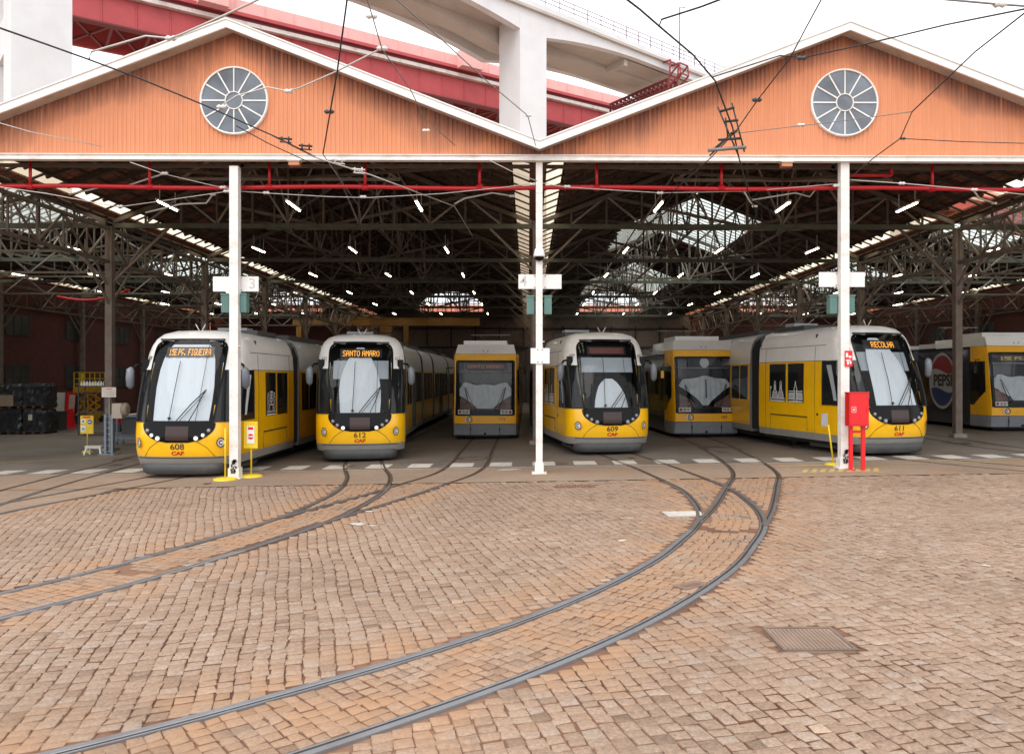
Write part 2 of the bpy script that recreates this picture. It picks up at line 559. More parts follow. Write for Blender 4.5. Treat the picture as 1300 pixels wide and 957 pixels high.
    def build(s, name, m, parent=None, loc=None, rot=None, weld=False):
        me = bpy.data.meshes.new(name)
        me.from_pydata(s.v, [], s.f)
        ms = m if isinstance(m, (list, tuple)) else [m]
        for x in ms:
            me.materials.append(x)
        me.polygons.foreach_set('material_index', s.mi)
        me.polygons.foreach_set('use_smooth', s.sm)
        me.update()
        if weld:
            import bmesh
            bm = bmesh.new()
            bm.from_mesh(me)
            bmesh.ops.remove_doubles(bm, verts=bm.verts, dist=.0005)
            bm.to_mesh(me)
            bm.free()
        o = bpy.data.objects.new(name, me)
        COL.objects.link(o)
        if parent:
            o.parent = parent
        if loc:
            o.location = loc
        if rot:
            o.rotation_euler = rot
        return o


def thing(name, label, cat, loc=(0, 0, 0), rz=0, group=None):
    o = bpy.data.objects.new(name, None)
    COL.objects.link(o)
    o.location = loc
    o.rotation_euler = (0, 0, rz)
    o['label'] = label
    o['category'] = cat
    if group:
        o['group'] = group
    return o


def tag(o, label, cat, group=None):
    o['label'] = label
    o['category'] = cat
    if group:
        o['group'] = group
    return o


def struct(o, kind='structure', label=None, cat=None):
    o['kind'] = kind
    if label:
        o['label'] = label
        o['category'] = cat
    return o


def text_mesh(txt, size, bold=0.0, align='CENTER'):
    cu = bpy.data.curves.new('t', 'FONT')
    cu.body = txt
    cu.size = size
    cu.align_x = align
    cu.align_y = 'CENTER'
    cu.resolution_u = 3
    cu.offset = bold
    o = bpy.data.objects.new('t', cu)
    COL.objects.link(o)
    dg = bpy.context.evaluated_depsgraph_get()
    me = bpy.data.meshes.new_from_object(o.evaluated_get(dg))
    bpy.data.objects.remove(o)
    vs = [tuple(v.co) for v in me.vertices]
    fs = [tuple(p.vertices) for p in me.polygons]
    bpy.data.meshes.remove(me)
    return vs, fs


def text_obj(name, txt, size, fn, m, parent, bold=0.0, sx=1.0):
    """fn maps (u right, v up) to a 3-D point"""
    vs, fs = text_mesh(txt, size, bold)
    b = MB()
    b.v = [tuple(fn(v[0] * sx, v[1])) for v in vs]
    b.f = fs
    b.mi = [0] * len(fs)
    b.sm = [False] * len(fs)
    return b.build(name, m, parent)


FONT57 = {
    'S': "01111 10000 10000 01110 00001 00001 11110", 'A': "01110 10001 10001 11111 10001 10001 10001",
    'N': "10001 11001 10101 10101 10011 10001 10001", 'T': "11111 00100 00100 00100 00100 00100 00100",
    'O': "01110 10001 10001 10001 10001 10001 01110", 'M': "10001 11011 10101 10101 10001 10001 10001",
    'R': "11110 10001 10001 11110 10100 10010 10001", 'E': "11111 10000 10000 11110 10000 10000 11111",
    'C': "01111 10000 10000 10000 10000 10000 01111", 'L': "10000 10000 10000 10000 10000 10000 11111",
    'H': "10001 10001 10001 11111 10001 10001 10001", 'P': "11110 10001 10001 11110 10000 10000 10000",
    'F': "11111 10000 10000 11110 10000 10000 10000", 'I': "01110 00100 00100 00100 00100 00100 01110",
    'G': "01111 10000 10000 10011 10001 10001 01111", 'U': "10001 10001 10001 10001 10001 10001 01110",
    '1': "00100 01100 00100 00100 00100 00100 01110", '5': "11111 10000 11110 00001 00001 10001 01110",
    '\u00c7': "01111 10000 10000 10000 01111 00100 01000", '.': "00000 00000 00000 00000 00000 01100 01100",
}


def led_text(name, txt, width, height, fn, m, parent):
    cols = sum(3 if c == ' ' else 6 for c in txt) - 1
    px = width / cols
    py = height / 7
    b = MB()
    x = -width / 2
    for c in txt:
        if c == ' ':
            x += 3 * px
            continue
        for r, row in enumerate(FONT57[c].split()):
            for k, ch in enumerate(row):
                if ch == '1':
                    u0, u1 = x + k * px, x + (k + .86) * px
                    v1 = height / 2 - r * py
                    v0 = v1 - .86 * py
                    b.face([fn(u0, v0), fn(u1, v0), fn(u1, v1), fn(u0, v1)])
        x += 6 * px
    return b.build(name, m, parent)
# ------------------------------------------------------------------ sky and light
w = bpy.data.worlds.new('World')
scene.world = w
w.use_nodes = True
nt = w.node_tree
nt.nodes.clear()
wo = nd(nt, 'ShaderNodeOutputWorld')
SUN_EL, SUN_ROT = radians(52), radians(200)
sky = nd(nt, 'ShaderNodeTexSky', sky_type='NISHITA')
sky.sun_disc = False
sky.sun_elevation = SUN_EL
sky.sun_rotation = SUN_ROT
sky.dust_density = 4
bg1 = nd(nt, 'ShaderNodeBackground')
bg1.inputs[1].default_value = 0.08
nt.links.new(sky.outputs[0], bg1.inputs[0])
# overcast layer
tc = nd(nt, 'ShaderNodeTexCoord')
nz = nd(nt, 'ShaderNodeTexNoise')
nz.inputs['Scale'].default_value = 2.2
nz.inputs['Detail'].default_value = 7
nt.links.new(tc.outputs['Generated'], nz.inputs[0])
cr = nd(nt, 'ShaderNodeValToRGB')
cr.color_ramp.elements[0].position = .3
cr.color_ramp.elements[0].color = (.92, .95, 1.0, 1)
cr.color_ramp.elements[1].position = .7
cr.color_ramp.elements[1].color = (1.0, .99, .98, 1)
nt.links.new(nz.outputs[0], cr.inputs[0])
bg2 = nd(nt, 'ShaderNodeBackground')
bg2.inputs[1].default_value = 1.5
nt.links.new(cr.outputs[0], bg2.inputs[0])
mx = nd(nt, 'ShaderNodeMixShader')
mx.inputs[0].default_value = .86
nt.links.new(bg1.outputs[0], mx.inputs[1])
nt.links.new(bg2.outputs[0], mx.inputs[2])
nt.links.new(mx.outputs[0], wo.inputs[0])
sd = bpy.data.lights.new('sun', 'SUN')
so = bpy.data.objects.new('sun', sd)
COL.objects.link(so)
sd.energy = 1.2
sd.angle = radians(45)
sd.color = (1, .96, .9)
# from behind and left of the camera, high
dirv = Vector((.32, .80, -1.15)).normalized()
so.rotation_euler = dirv.to_track_quat('-Z', 'Y').to_euler()
vs_ = scene.view_settings
vs_.view_transform = 'Standard'
vs_.look = 'None'
vs_.exposure = 0.4
vs_.gamma = 1
scene.cycles.max_bounces = 8
scene.cycles.diffuse_bounces = 5
scene.cycles.glossy_bounces = 3
scene.cycles.transparent_max_bounces = 12
scene.cycles.use_denoising = True

# ------------------------------------------------------------------ ground sheets


def sheet(name, x0, x1, y0, y1, dz, m, kind='structure', nx=1):
    b = MB()
    xs = [x0 + (x1 - x0) * k / nx for k in range(nx + 1)]
    for lim in (-30, 30):
        if x0 < lim < x1:
            xs.append(lim)
    xs = sorted(set(xs))
    for a, c in zip(xs[:-1], xs[1:]):
        b.face([(a, y0, gz(a) + dz), (c, y0, gz(c) + dz), (c, y1, gz(c) + dz), (a, y1, gz(a) + dz)])
    return struct(b.build(name, m), kind)


sheet('ground', -900, 900, -500, 1500, -.035, M_FAR)
sheet('paving_bed', -15, 15, -18, -1.4, -.016, M_JOINT)
sheet('apron', -31, 31, -1.4, 1.3, 0, M_APRON)
sheet('apron_edge', -31, -15, -18, -1.4, -.005, M_APRON)
sheet('apron_edge', 15, 31, -18, -1.4, -.005, M_APRON)
sheet('apron_corner', -14.9, -8.9, -6.5, -1.4, -.006, M_APRON)
sheet('depot_floor', -31, 31, 1.3, 53, 0, M_FLOOR)

# painted line and dashes
b = MB()
x = -27.5
while x < 27:
    b.face([(x, 1.22, gz(x) + .004), (x + 1, 1.22, gz(x + 1) + .004), (x + 1, 1.29, gz(x + 1) + .004), (x, 1.29, gz(x) + .004)])
    x += 1
struct(b.build('painted_line', M_PAINTW))
b = MB()
x = -27.2
while x < 27:
    a = x + R.uniform(-.02, .02)
    c = a + .57 + R.uniform(-.02, .02)
    b.face([(a, 1.52, gz(a) + .004), (c, 1.52, gz(c) + .004), (c, 2.42, gz(c) + .004), (a, 2.42, gz(a) + .004)])
    x += 1.04
struct(b.build('painted_dashes', M_PAINTW))
# yellow hatching round the right-hand post
b = MB()
hx, hy = 6.85, .1


def yq(pts):
    b.face([(p[0], p[1], gz(p[0]) + .004) for p in pts])


yq([(5.7, .55), (7.4, .55), (7.4, .7), (5.7, .7)])
for k in range(9):
    xx = 5.75 + k * .2
    yq([(xx, -.75), (xx + .12, -.75), (xx + .42, -.1), (xx + .3, -.1)])
yq([(5.6, -.86), (7.7, -.86), (7.7, -.78), (5.6, -.78)])
yq([(5.9, -.06), (8.0, -.06), (8.0, .0), (5.9, .0)])
yq([(7.6, .66), (12.5, .62), (12.5, .7), (7.6, .74)])
struct(b.build('painted_hatching', M_PAINTY))
b = MB()
for p, q in (((-13.6, 5.2), (-10.2, 8.9)), ((-16.5, 4.0), (-13.6, 5.2))):
    d = Vector((q[1] - p[1], p[0] - q[0])).normalized() * .05
    b.face([(p[0] - d.x, p[1] - d.y, gz(p[0]) + .004), (q[0] - d.x, q[1] - d.y, gz(q[0]) + .004), (q[0] + d.x, q[1] + d.y, gz(q[0]) + .004), (p[0] + d.x, p[1] + d.y, gz(p[0]) + .004)])
struct(b.build('painted_yellow_line', M_PAINTY))

# ------------------------------------------------------------------ tracks
HG = .47


def catmull(P, step=.12):
    P = [np.array(p, float) for p in P]
    P = [2 * P[0] - P[1]] + P + [2 * P[-1] - P[-2]]
    out = []
    for k in range(1, len(P) - 2):
        p0, p1, p2, p3 = P[k - 1:k + 3]
        n = max(2, int(np.hypot(*(p2 - p1)) / step))
        for j in range(n):
            t = j / n
            out.append(.5 * ((2 * p1) + (-p0 + p2) * t + (2 * p0 - 5 * p1 + 4 * p2 - p3) * t * t + (-p0 + 3 * p1 - 3 * p2 + p3) * t ** 3))
    out.append(P[-2])
    return np.array(out)


TR = {
    'A': [(-4.95, 50), (-4.95, 12), (-4.93, 6), (-4.78, 3.9), (-4.38, 1.86), (-3.85, -.2), (-3.62, -1.8), (-3.58, -3.4), (-3.88, -5.9), (-4.7, -8.4), (-5.5, -10.1), (-6.9, -12.4), (-8.8, -15), (-11, -17.5)],
    'B': [(-1.8, 50), (-1.8, 8.9), (-1.76, 3.2), (-1.9, .45), (-2.42, -1.5), (-3.1, -3.6), (-3.72, -5.3), (-4.25, -7.0), (-4.7, -8.4)],
    'C': [(1.3, 50), (1.35, 12), (1.6, 7.5), (2.2, 4.3), (2.72, 1.0), (3.02, -1.5), (3.14, -2.8), (3.12, -4.0), (2.98, -5.4), (2.69, -6.65), (2.2, -7.85), (1.68, -8.95), (.9, -10.2), (0, -11.36), (-1.15, -12.5), (-2.8, -13.8), (-5.2, -15.3), (-8, -16.8)],
    'D': [(5.5, 50), (5.5, 9), (5.38, 5.6), (5.15, 2.1), (4.76, -.67), (4.12, -2.7), (3.3, -5.1), (2.7, -6.63)],
    'K': [(-11.7, 50), (-11.7, 9), (-11.45, 4.8), (-10.85, -1.2), (-10.3, -4.5), (-10.1, -8), (-10.6, -12), (-12, -17.5)],
    'L': [(-8.35, 50), (-8.35, 5), (-8.42, 2.4), (-8.72, .3), (-9.3, -2.2), (-9.75, -4.2), (-10.1, -8)],
    'E': [(8.0, 50), (8.0, 9), (8.35, 6.2), (9.0, 3.4), (9.9, .9), (11.2, -1.3), (13.2, -3.6), (17, -6.5), (24, -9)],
    'F': [(13.0, 50), (13.2, 9), (13.0, 6.2), (13.25, 3.4), (14.2, .8), (16.2, -1.6), (20, -3.8), (28, -6)],
}
TRL = {
    'A': 'curved tram track from under the tram numbered 612 sweeping to the left edge',
    'B': 'tram track from the deep boxy tram left of the central post',
    'C': 'long curved tram track sweeping from tram 609 down to the foot of the picture',
    'D': 'tram track that joins the long curve from its right side near the pale slab',
    'K': 'straight tram track in the left part of the yard beside the yellow notice',
    'L': 'tram track leading out from under the tram numbered 608',
    'E': 'tram track leading out to the right from under tram 611',
    'F': 'tram track crossing the depot floor right of tram 611',
}
TC = {}
for k, P in TR.items():
    TC[k] = catmull(P)


def offs(c, d):
    t = np.gradient(c, axis=0)
    t /= np.hypot(t[:, 0], t[:, 1])[:, None]
    n = np.stack([-t[:, 1], t[:, 0]], 1)
    return c + n * d


for k, c in TC.items():
    root = thing('tram_track', TRL[k], 'tram track', group='tram tracks set in the yard')
    for sgn in (-1, 1):
        b = MB()
        prof = [(-.055, -.03, 0), (-.055, .005, 0), (.0, .006, 0), (.004, .0015, 1), (.034, .0015, 1), (.036, .005, 0), (.052, .004, 0), (.052, -.03, 0)]
        rows = []
        for (d, z, mi) in prof:
            q = offs(c, sgn * (HG - d) if False else sgn * HG - sgn * d)
            rows.append([(p[0], p[1], gz(p[0]) + z) for p in q])
        for i in range(len(prof) - 1):
            b.grid([rows[i], rows[i + 1]], mi=1 if (prof[i][2] and prof[i + 1][2]) else 0, sm=False, flip=(sgn < 0))
        b.mi = [(m_ if m_ else (2 if b.v[f_[0]][1] > -1.6 else (3 if b.v[f_[0]][1] > -7.2 + .5 * b.v[f_[0]][0] * .3 else 0))) for m_, f_ in zip(b.mi, b.f)]
        b.build('rail', [M_RAIL, M_GROOVE, M_RAILD, M_RAILM], root)

# ------------------------------------------------------------------ granite setts
ALLC = np.concatenate([TC[k][(TC[k][:, 1] < 0)] for k in TC])
CK = {k: TC[k][(TC[k][:, 1] < .5)] for k in TC}
rng = np.random.default_rng(5)
SV = []; SF = []; TONE = []; RUST = []


def mindist(pts, c):
    out = np.empty(len(pts))
    for i in range(0, len(pts), 2000):
        p = pts[i:i + 2000]
        out[i:i + 2000] = np.sqrt(((p[:, None, :] - c[None, :, :]) ** 2).sum(2)).min(1)
    return out


def add_stones(Q, tone, rust):
    """Q: (n,4,2) outer corners counter-clockwise"""
    n = len(Q)
    cen = Q.mean(1, keepdims=True)
    # irregular corners
    Q = Q + rng.normal(0, .0065, Q.shape)
    d = np.linalg.norm(Q - cen, axis=2, keepdims=True)
    top = cen + (Q - cen) * (1 - .017 / d)
    top2 = cen + (Q - cen) * (1 - .006 / d)
    z0 = rng.normal(0, .0022, (n, 1))
    tilt = rng.normal(0, .016, (n, 1, 2))
    zt = z0 + (tilt * (top - cen)).sum(2)
    g = SL * np.clip(Q[..., 0], -30, 30)
    base = len(SV) and sum(len(a) for a in SV) or 0
    V = np.concatenate([
        np.concatenate([Q, (g - .018)[..., None]], 2),
        np.concatenate([top2, (g + zt - .004)[..., None]], 2),
        np.concatenate([top, (g + zt + .001)[..., None]], 2)], 1)   # n,12,3
    SV.append(V.reshape(-1, 3))
    f = []
    for a in range(2):
        for k in range(4):
            f.append([a * 4 + k, a * 4 + (k + 1) % 4, a * 4 + 4 + (k + 1) % 4, a * 4 + 4 + k])
    f.append([8, 9, 10, 11])
    f = np.array(f)
    SF.append((f[None] + (base + np.arange(n) * 12)[:, None, None]).reshape(-1, 4))
    TONE.append(np.repeat(tone, 9))
    RUST.append(np.repeat(rust, 9))


def interp_x(c, y):
    o = np.argsort(c[:, 1])
    return np.interp(y, c[o, 1], c[o, 0])


ang0 = radians(15)
for reg, da in (('left', 6), ('mid', 0), ('right', -3)):
    ang = ang0 + radians(da)
    e1 = np.array([sin(ang), -cos(ang)])
    e0 = np.array([cos(ang), sin(ang)])
    Qs = []
    a = -22.5
    while a < 22:
        wdt = rng.uniform(.112, .138)
        nb = int(34 / .112)
        ln = rng.uniform(.092, .138, nb)
        bb = -14 + np.concatenate([[0], np.cumsum(ln)])
        b0, b1 = bb[:-1], bb[1:]
        q = np.stack([np.stack([np.full(nb, a), b0], 1), np.stack([np.full(nb, a), b1], 1),
                      np.stack([np.full(nb, a + wdt), b1], 1), np.stack([np.full(nb, a + wdt), b0], 1)], 1)
        Qs.append(q)
        a += wdt
    Q = np.concatenate(Qs)
    P = Q[..., :1] * e0 + Q[..., 1:] * e1 + np.array([0, -8.0])
    # slow warp so the courses wander as they were laid by hand
    X, Y = P[..., 0].copy(), P[..., 1].copy()
    P[..., 0] = X + .09 * np.sin(Y * .4 + X * .2 + 1) + .012 * np.sin(Y * 3.1 + X)
    P[..., 1] = Y + .10 * np.sin(X * .5 + .5) + .015 * np.sin(X * 2.7 + 2)
    cen = P.mean(1)
    k = (abs(cen[:, 0]) < 14.8) & (cen[:, 1] < -1.47) & (cen[:, 1] > -17.5)
    ax = interp_x(TC['A'], cen[:, 1])
    cx = interp_x(TC['C'], cen[:, 1])
    lx = interp_x(TC['L'], np.maximum(cen[:, 1], -5.5))
    k &= ~((cen[:, 0] < lx + .62) & (cen[:, 1] > -5.2) & (cen[:, 0] < -8.9))
    if reg == 'left':
        k &= cen[:, 0] < ax
    elif reg == 'right':
        k &= cen[:, 0] > cx
    else:
        k &= (cen[:, 0] >= ax) & (cen[:, 0] <= cx)
    P = P[k]; cen = cen[k]
    dm = mindist(cen, ALLC)
    P = P[dm > .575]; cen = cen[dm > .575]; dm = dm[dm > .575]
    # leave out the covers
    for (hx0, hx1, hy0, hy1) in ((on_ground(1026, 811)[0] - .34, on_ground(1026, 811)[0] + .34, on_ground(1026, 811)[1] - .33, on_ground(1026, 811)[1] + .33), (.28, 1.12, -2.45, -2.05), (1.9, 2.55, -5.9, -5.35)):
        kk = ~((cen[:, 0] > hx0) & (cen[:, 0] < hx1) & (cen[:, 1] > hy0) & (cen[:, 1] < hy1))
        P, cen, dm = P[kk], cen[kk], dm[kk]
    ru = np.clip(1.5 - dm / 1.0, 0, .8) * .9
    add_stones(P, np.clip(rng.normal(.5, .17, len(P)), 0, 1), ru)

# setts between the rails: courses laid square to the track
done = []
for k in ('C', 'A', 'D', 'B', 'L', 'K', 'E', 'F'):
    c = TC[k]
    c = c[(c[:, 1] < -1.3) & (abs(c[:, 0]) < 14.9)]
    if len(c) < 3:
        continue
    s = np.concatenate([[0], np.cumsum(np.hypot(*np.diff(c, axis=0).T))])
    tot = s[-1]
    t = np.gradient(c, axis=0); t /= np.hypot(t[:, 0], t[:, 1])[:, None]
    nn = np.stack([-t[:, 1], t[:, 0]], 1)

    def pt(ss, tt):
        p = np.stack([np.interp(ss, s, c[:, 0]), np.interp(ss, s, c[:, 1])], -1)
        n = np.stack([np.interp(ss, s, nn[:, 0]), np.interp(ss, s, nn[:, 1])], -1)
        return p + n * tt[..., None]
    ss = 0.0
    Q = []
    while ss < tot - .15:
        l = rng.uniform(.095, .13)
        cuts = np.cumsum(np.concatenate([[0], rng.uniform(.8, 1.2, 7)]))
        cuts = -.40 + .80 * cuts / cuts[-1]
        for u0, u1 in zip(cuts[:-1], cuts[1:]):
            Q.append([(ss, u0), (ss + l, u0), (ss + l, u1), (ss, u1)])
        ss += l
    Q = np.array(Q)
    P = pt(Q[..., 0], Q[..., 1])
    cen = P.mean(1)
    keep = cen[:, 1] < -1.47
    if k in ('K', 'L'):
        keep &= cen[:, 1] < -5.2
    for j in done:
        keep &= mindist(cen, TC[j]) > .41
    for j in TC:
        if j != k:
            keep &= abs(mindist(cen, TC[j]) - HG) > .11
    P = P[keep]
    done.append(k)
    # orientation check: make counter-clockwise
    ar = (P[:, 1, 0] - P[:, 0, 0]) * (P[:, 2, 1] - P[:, 0, 1]) - (P[:, 1, 1] - P[:, 0, 1]) * (P[:, 2, 0] - P[:, 0, 0])
    P[ar < 0] = P[ar < 0][:, ::-1]
    add_stones(P, np.clip(rng.normal(.42, .15, len(P)), 0, 1), np.full(len(P), .75))

V = np.concatenate(SV); F = np.concatenate(SF); T_ = np.concatenate(TONE); RU = np.concatenate(RUST)
me = bpy.data.meshes.new('cobbled_yard')
me.vertices.add(len(V)); me.vertices.foreach_set('co', V.ravel())
me.loops.add(len(F) * 4); me.loops.foreach_set('vertex_index', F.ravel())
me.polygons.add(len(F)); me.polygons.foreach_set('loop_start', np.arange(len(F)) * 4)
me.update(calc_edges=True)
for nme, arr in (('tone', T_), ('rust', RU)):
    at_ = me.attributes.new(nme, 'FLOAT', 'FACE')
    at_.data.foreach_set('value', arr.astype(np.float32))
me.materials.append(M_STONE)
me.materials.append(M_JOINT)
me.polygons.foreach_set('material_index', np.tile(np.array([1, 1, 1, 1, 0, 0, 0, 0, 0], dtype=np.int32), len(F) // 9))
me.validate()
yard = bpy.data.objects.new('cobbled_yard', me)
COL.objects.link(yard)
yard['kind'] = 'structure'

# dark oil spots on the shed floor and pale mortar spills on the setts


def spot(x, y, r, name, m, dz):
    b = MB()
    n = 22
    ph = R.uniform(0, 6)
    pts = []
    for k in range(n):
        a = 2 * pi * k / n
        q = r * (1 + .28 * sin(2 * a + ph) + .16 * sin(5 * a + 2 * ph) + R.uniform(-.1, .1))
        px_, py_ = x + q * cos(a), y + q * sin(a) * .7
        pts.append((px_, py_, gz(px_) + dz))
    b.face(pts)
    return struct(b.build(name, m))


M_OIL = mat('oil_film', (.03, .026, .022), .35, var=.3)
for (x, y, r) in ((-4.9, 2.2, .16), (-1.8, 8.2, .3), (-1.75, 6.6, .22), (2.5, 3.0, .12), (5.3, 5.8, .3), (5.2, 4.2, .15), (-11.4, 3.4, .2), (.6, 1.9, .12), (12.9, 5.6, .25), (-7.2, -.9, .1)):
    spot(x, y, r, 'oil_stain', M_OIL, .006)
for (x, y, r) in ((-2.85, -6.05, .13), (-2.6, -6.2, .06), (-2.9, -4.9, .08), (-.7, .75, .22), (4.9, -9.3, .05), (1.0, -7.6, .06)):
    spot(x, y, r, 'mortar_spill', M_PAINTW, .007)

# covers let into the setts
b = MB()
cx0, cy0 = on_ground(1026, 811)
b.box((cx0, cy0, gz(cx0) - .006), (.60, .58, .02), mi=0)
for k in range(15):
    b.box((cx0 - .24 + k * .034, cy0, gz(cx0) + .006), (.016, .48, .006), mi=1)
for d in (-1, 1):
    b.box((cx0 + d * .285, cy0, gz(cx0) + .006), (.03, .58, .012), mi=2)
    b.box((cx0, cy0 + d * .275, gz(cx0) + .006), (.54, .03, .012), mi=2)
M_IRON = mat('rusty_iron', (.24, .16, .12), .6, metal=.2, var=.25, dirt=(.2, .1, .06), dirt_amt=.5)
M_IRONG = mat('worn_iron', (.23, .165, .13), .5, metal=.4, var=.2)
o = b.build('manhole_cover', [M_FAR, M_IRON, M_IRONG])
tag(o, 'large ribbed rusty square iron cover in the cobbles at the lower right', 'manhole cover')
b = MB()
b.box((.7, -2.25, gz(.7) - .004), (.78, .34, .018), mi=2)
for k in range(12):
    b.box((.37 + k * .06, -2.25, gz(.7) + .007), (.025, .24, .006), mi=0)
tag(b.build('drain_grate', [M_IRON, M_IRONG, M_JOINT]), 'narrow iron drain grate in the cobbles just right of the central post', 'drain')
b = MB()
b.box((2.22, -5.62, gz(2.2) - .003), (.62, .42, .02), rz=.1)
tag(b.build('stone_slab', M_PAINTW), 'pale flat stone slab let into the cobbles inside the long curve', 'stone slab')
b = MB()
b.box((1.45, -9.9, gz(1.45) + .002), (.34, .2, .012), rz=.6)
b.box((1.45, -9.9, gz(1.45) + .009), (.22, .07, .006), rz=.6, mi=1)
tag(b.build('valve_cover', [M_IRON, M_IRONG]), 'small iron valve cover between the rails of the long curve', 'valve cover')
# ------------------------------------------------------------------ the depot
depot = thing('tram_depot', 'long tram shed with orange corrugated gables, white barge boards and tiled roof', 'tram depot')
BAY = 13.9
ZV, ZR = 7.42, 10.12         # underside of roof at valley and ridge
CEN = [-20.85, -6.95, 6.95, 20.85]
YB = 51.0


def zroof(x):
    c = min(CEN, key=lambda q: abs(x - q))
    return ZR - (ZR - ZV) * abs(x - c) / (BAY / 2)


# corrugated gable walls with their round windows
for c in CEN:
    b = MB()
    pitch = .098
    n = int(BAY / pitch)
    rows_t, rows_b, drop = [], [], []
    for k in range(n):
        x0 = c - BAY / 2 + k * BAY / n
        p = BAY / n
        for f, dy in ((0, 0), (.32, 0), (.5, -.018), (.82, -.018)):
            x = x0 + f * p
            rows_t.append((x, -.04 + dy, zroof(x) + .06))
            rows_b.append((x, -.04 + dy, 7.2))
    x = c + BAY / 2
    rows_t.append((x, -.04, zroof(x) + .06)); rows_b.append((x, -.04, 7.2))
    b.grid([rows_b, rows_t], sm=False)
    i_b = len(rows_b)
    o = b.build('gable_wall', M_CORR, depot)
    a = o.data.attributes.new('drop', 'FLOAT', 'POINT')
    zz = [t[2] for t in rows_t]
    a.data.foreach_set('value', [z - 7.2 for z in zz] + [0.0] * len(zz))
    # round window
    wz = 8.42 + .04
    wx = c + .03
    rr = .77
    f = MB()
    prof = []
    f.lathe((wx, 0, wz), [(rr + .0, -.02), (rr + .0, -.12), (rr - .035, -.12), (rr - .035, -.05)], 'Y', 40)
    # remove the two cap discs of the ring
    f.f = f.f[:-2]; f.mi = f.mi[:-2]; f.sm = f.sm[:-2]
    f.lathe((wx, 0, wz), [(.205, -.06), (.205, -.12), (.185, -.12), (.185, -.06)], 'Y', 28)
    f.f = f.f[:-2]; f.mi = f.mi[:-2]; f.sm = f.sm[:-2]
    for k in range(12):
        t = k * pi / 6
        f.beam((wx + .21 * cos(t), -.1, wz + .21 * sin(t)), (wx + (rr - .03) * cos(t), -.1, wz + (rr - .03) * sin(t)), .018 if k % 3 else .024, .03)
    wf = f.build('round_window', M_STEELW, depot)
    g = MB()
    g.lathe((wx, 0, wz), [(rr - .03, -.08), (rr - .03, -.092)], 'Y', 40)
    g.build('pane', mat('gable_window_glass', (.11, .13, .16), .08, var=.6, scale=1.6, spec=.9), wf)

# barge boards with a soffit behind, one zigzag per bay
for c in CEN:
    for sgn in (-1, 1):
        b = MB()
        xa, xb = c, c + sgn * BAY / 2
        za, zb = ZR + .0, ZV + .02
        H = .17
        pts = [(xa, -.5, za), (xb, -.5, zb), (xb, -.5, zb - H), (xa, -.5, za - H)]
        b.prism(pts, (0, .05, 0))
        b.prism([(xa, -.447, za - H + .10), (xb, -.447, zb - H + .10), (xb, -.447, zb - H + .06), (xa, -.447, za - H + .06)], (0, .40, 0), mi=1)
        b.prism([(xa, -.52, za + .035), (xb, -.52, zb + .035), (xb, -.52, zb + .003), (xa, -.52, za + .003)], (0, .5, 0))
        b.build('barge_board', [M_STEELW, mat('soffit_board', (.50, .42, .36), .8, var=.15, dirt=(.2, .14, .1), dirt_amt=.5)], depot)

# fascia beam over the openings
b = MB()
b.box((0, -.12, 7.16), (55.8, .13, .09))
b.box((0, -.13, 7.215), (55.8, .17, .02))
b.box((0, -.12, 7.105), (55.8, .17, .02))
b.build('front_beam', M_STEELR, depot)

# front posts
def post_mesh(wd, full=True):
    b = MB()
    b.box((0, 0, 3.53), (wd, .19, 7.12))
    b.box((0, 0, .012), (.34, .34, .03))
    b.box((0, 0, .13), (wd + .05, .24, .22))
    for z in (.34, .75, 1.9, 2.6, 3.4, 4.9, 5.6, 6.4):
        for s in (-1, 1):
            b.lathe((s * wd * .28, -.095, z), [(.016, .0), (.016, -.014)], 'Y', 8)
    b.beam((wd / 2 + .02, -.02, 3.0), (wd / 2 + .02, -.02, 3.02), .05)
    return b


for x, wd in ((-27.8, .21), (-20.85, .21), (-13.9, .18), (-6.93, .195), (0, .15), (6.99, .195), (13.9, .18), (20.85, .21), (27.8, .21)):
    o = post_mesh(wd).build('front_post', M_STEELR, depot, loc=(x, 0, gz(x)))
    if x in (-6.93, 6.99):
        q = MB()
        rr_ = random.Random(3)
        for k in range(16):
            q.box((rr_.uniform(-.07, .07), -.125, rr_.uniform(.14, .42)), (rr_.uniform(.015, .05), .006, rr_.uniform(.02, .1)))
        q.build('black_scuffs', M_DG, o)

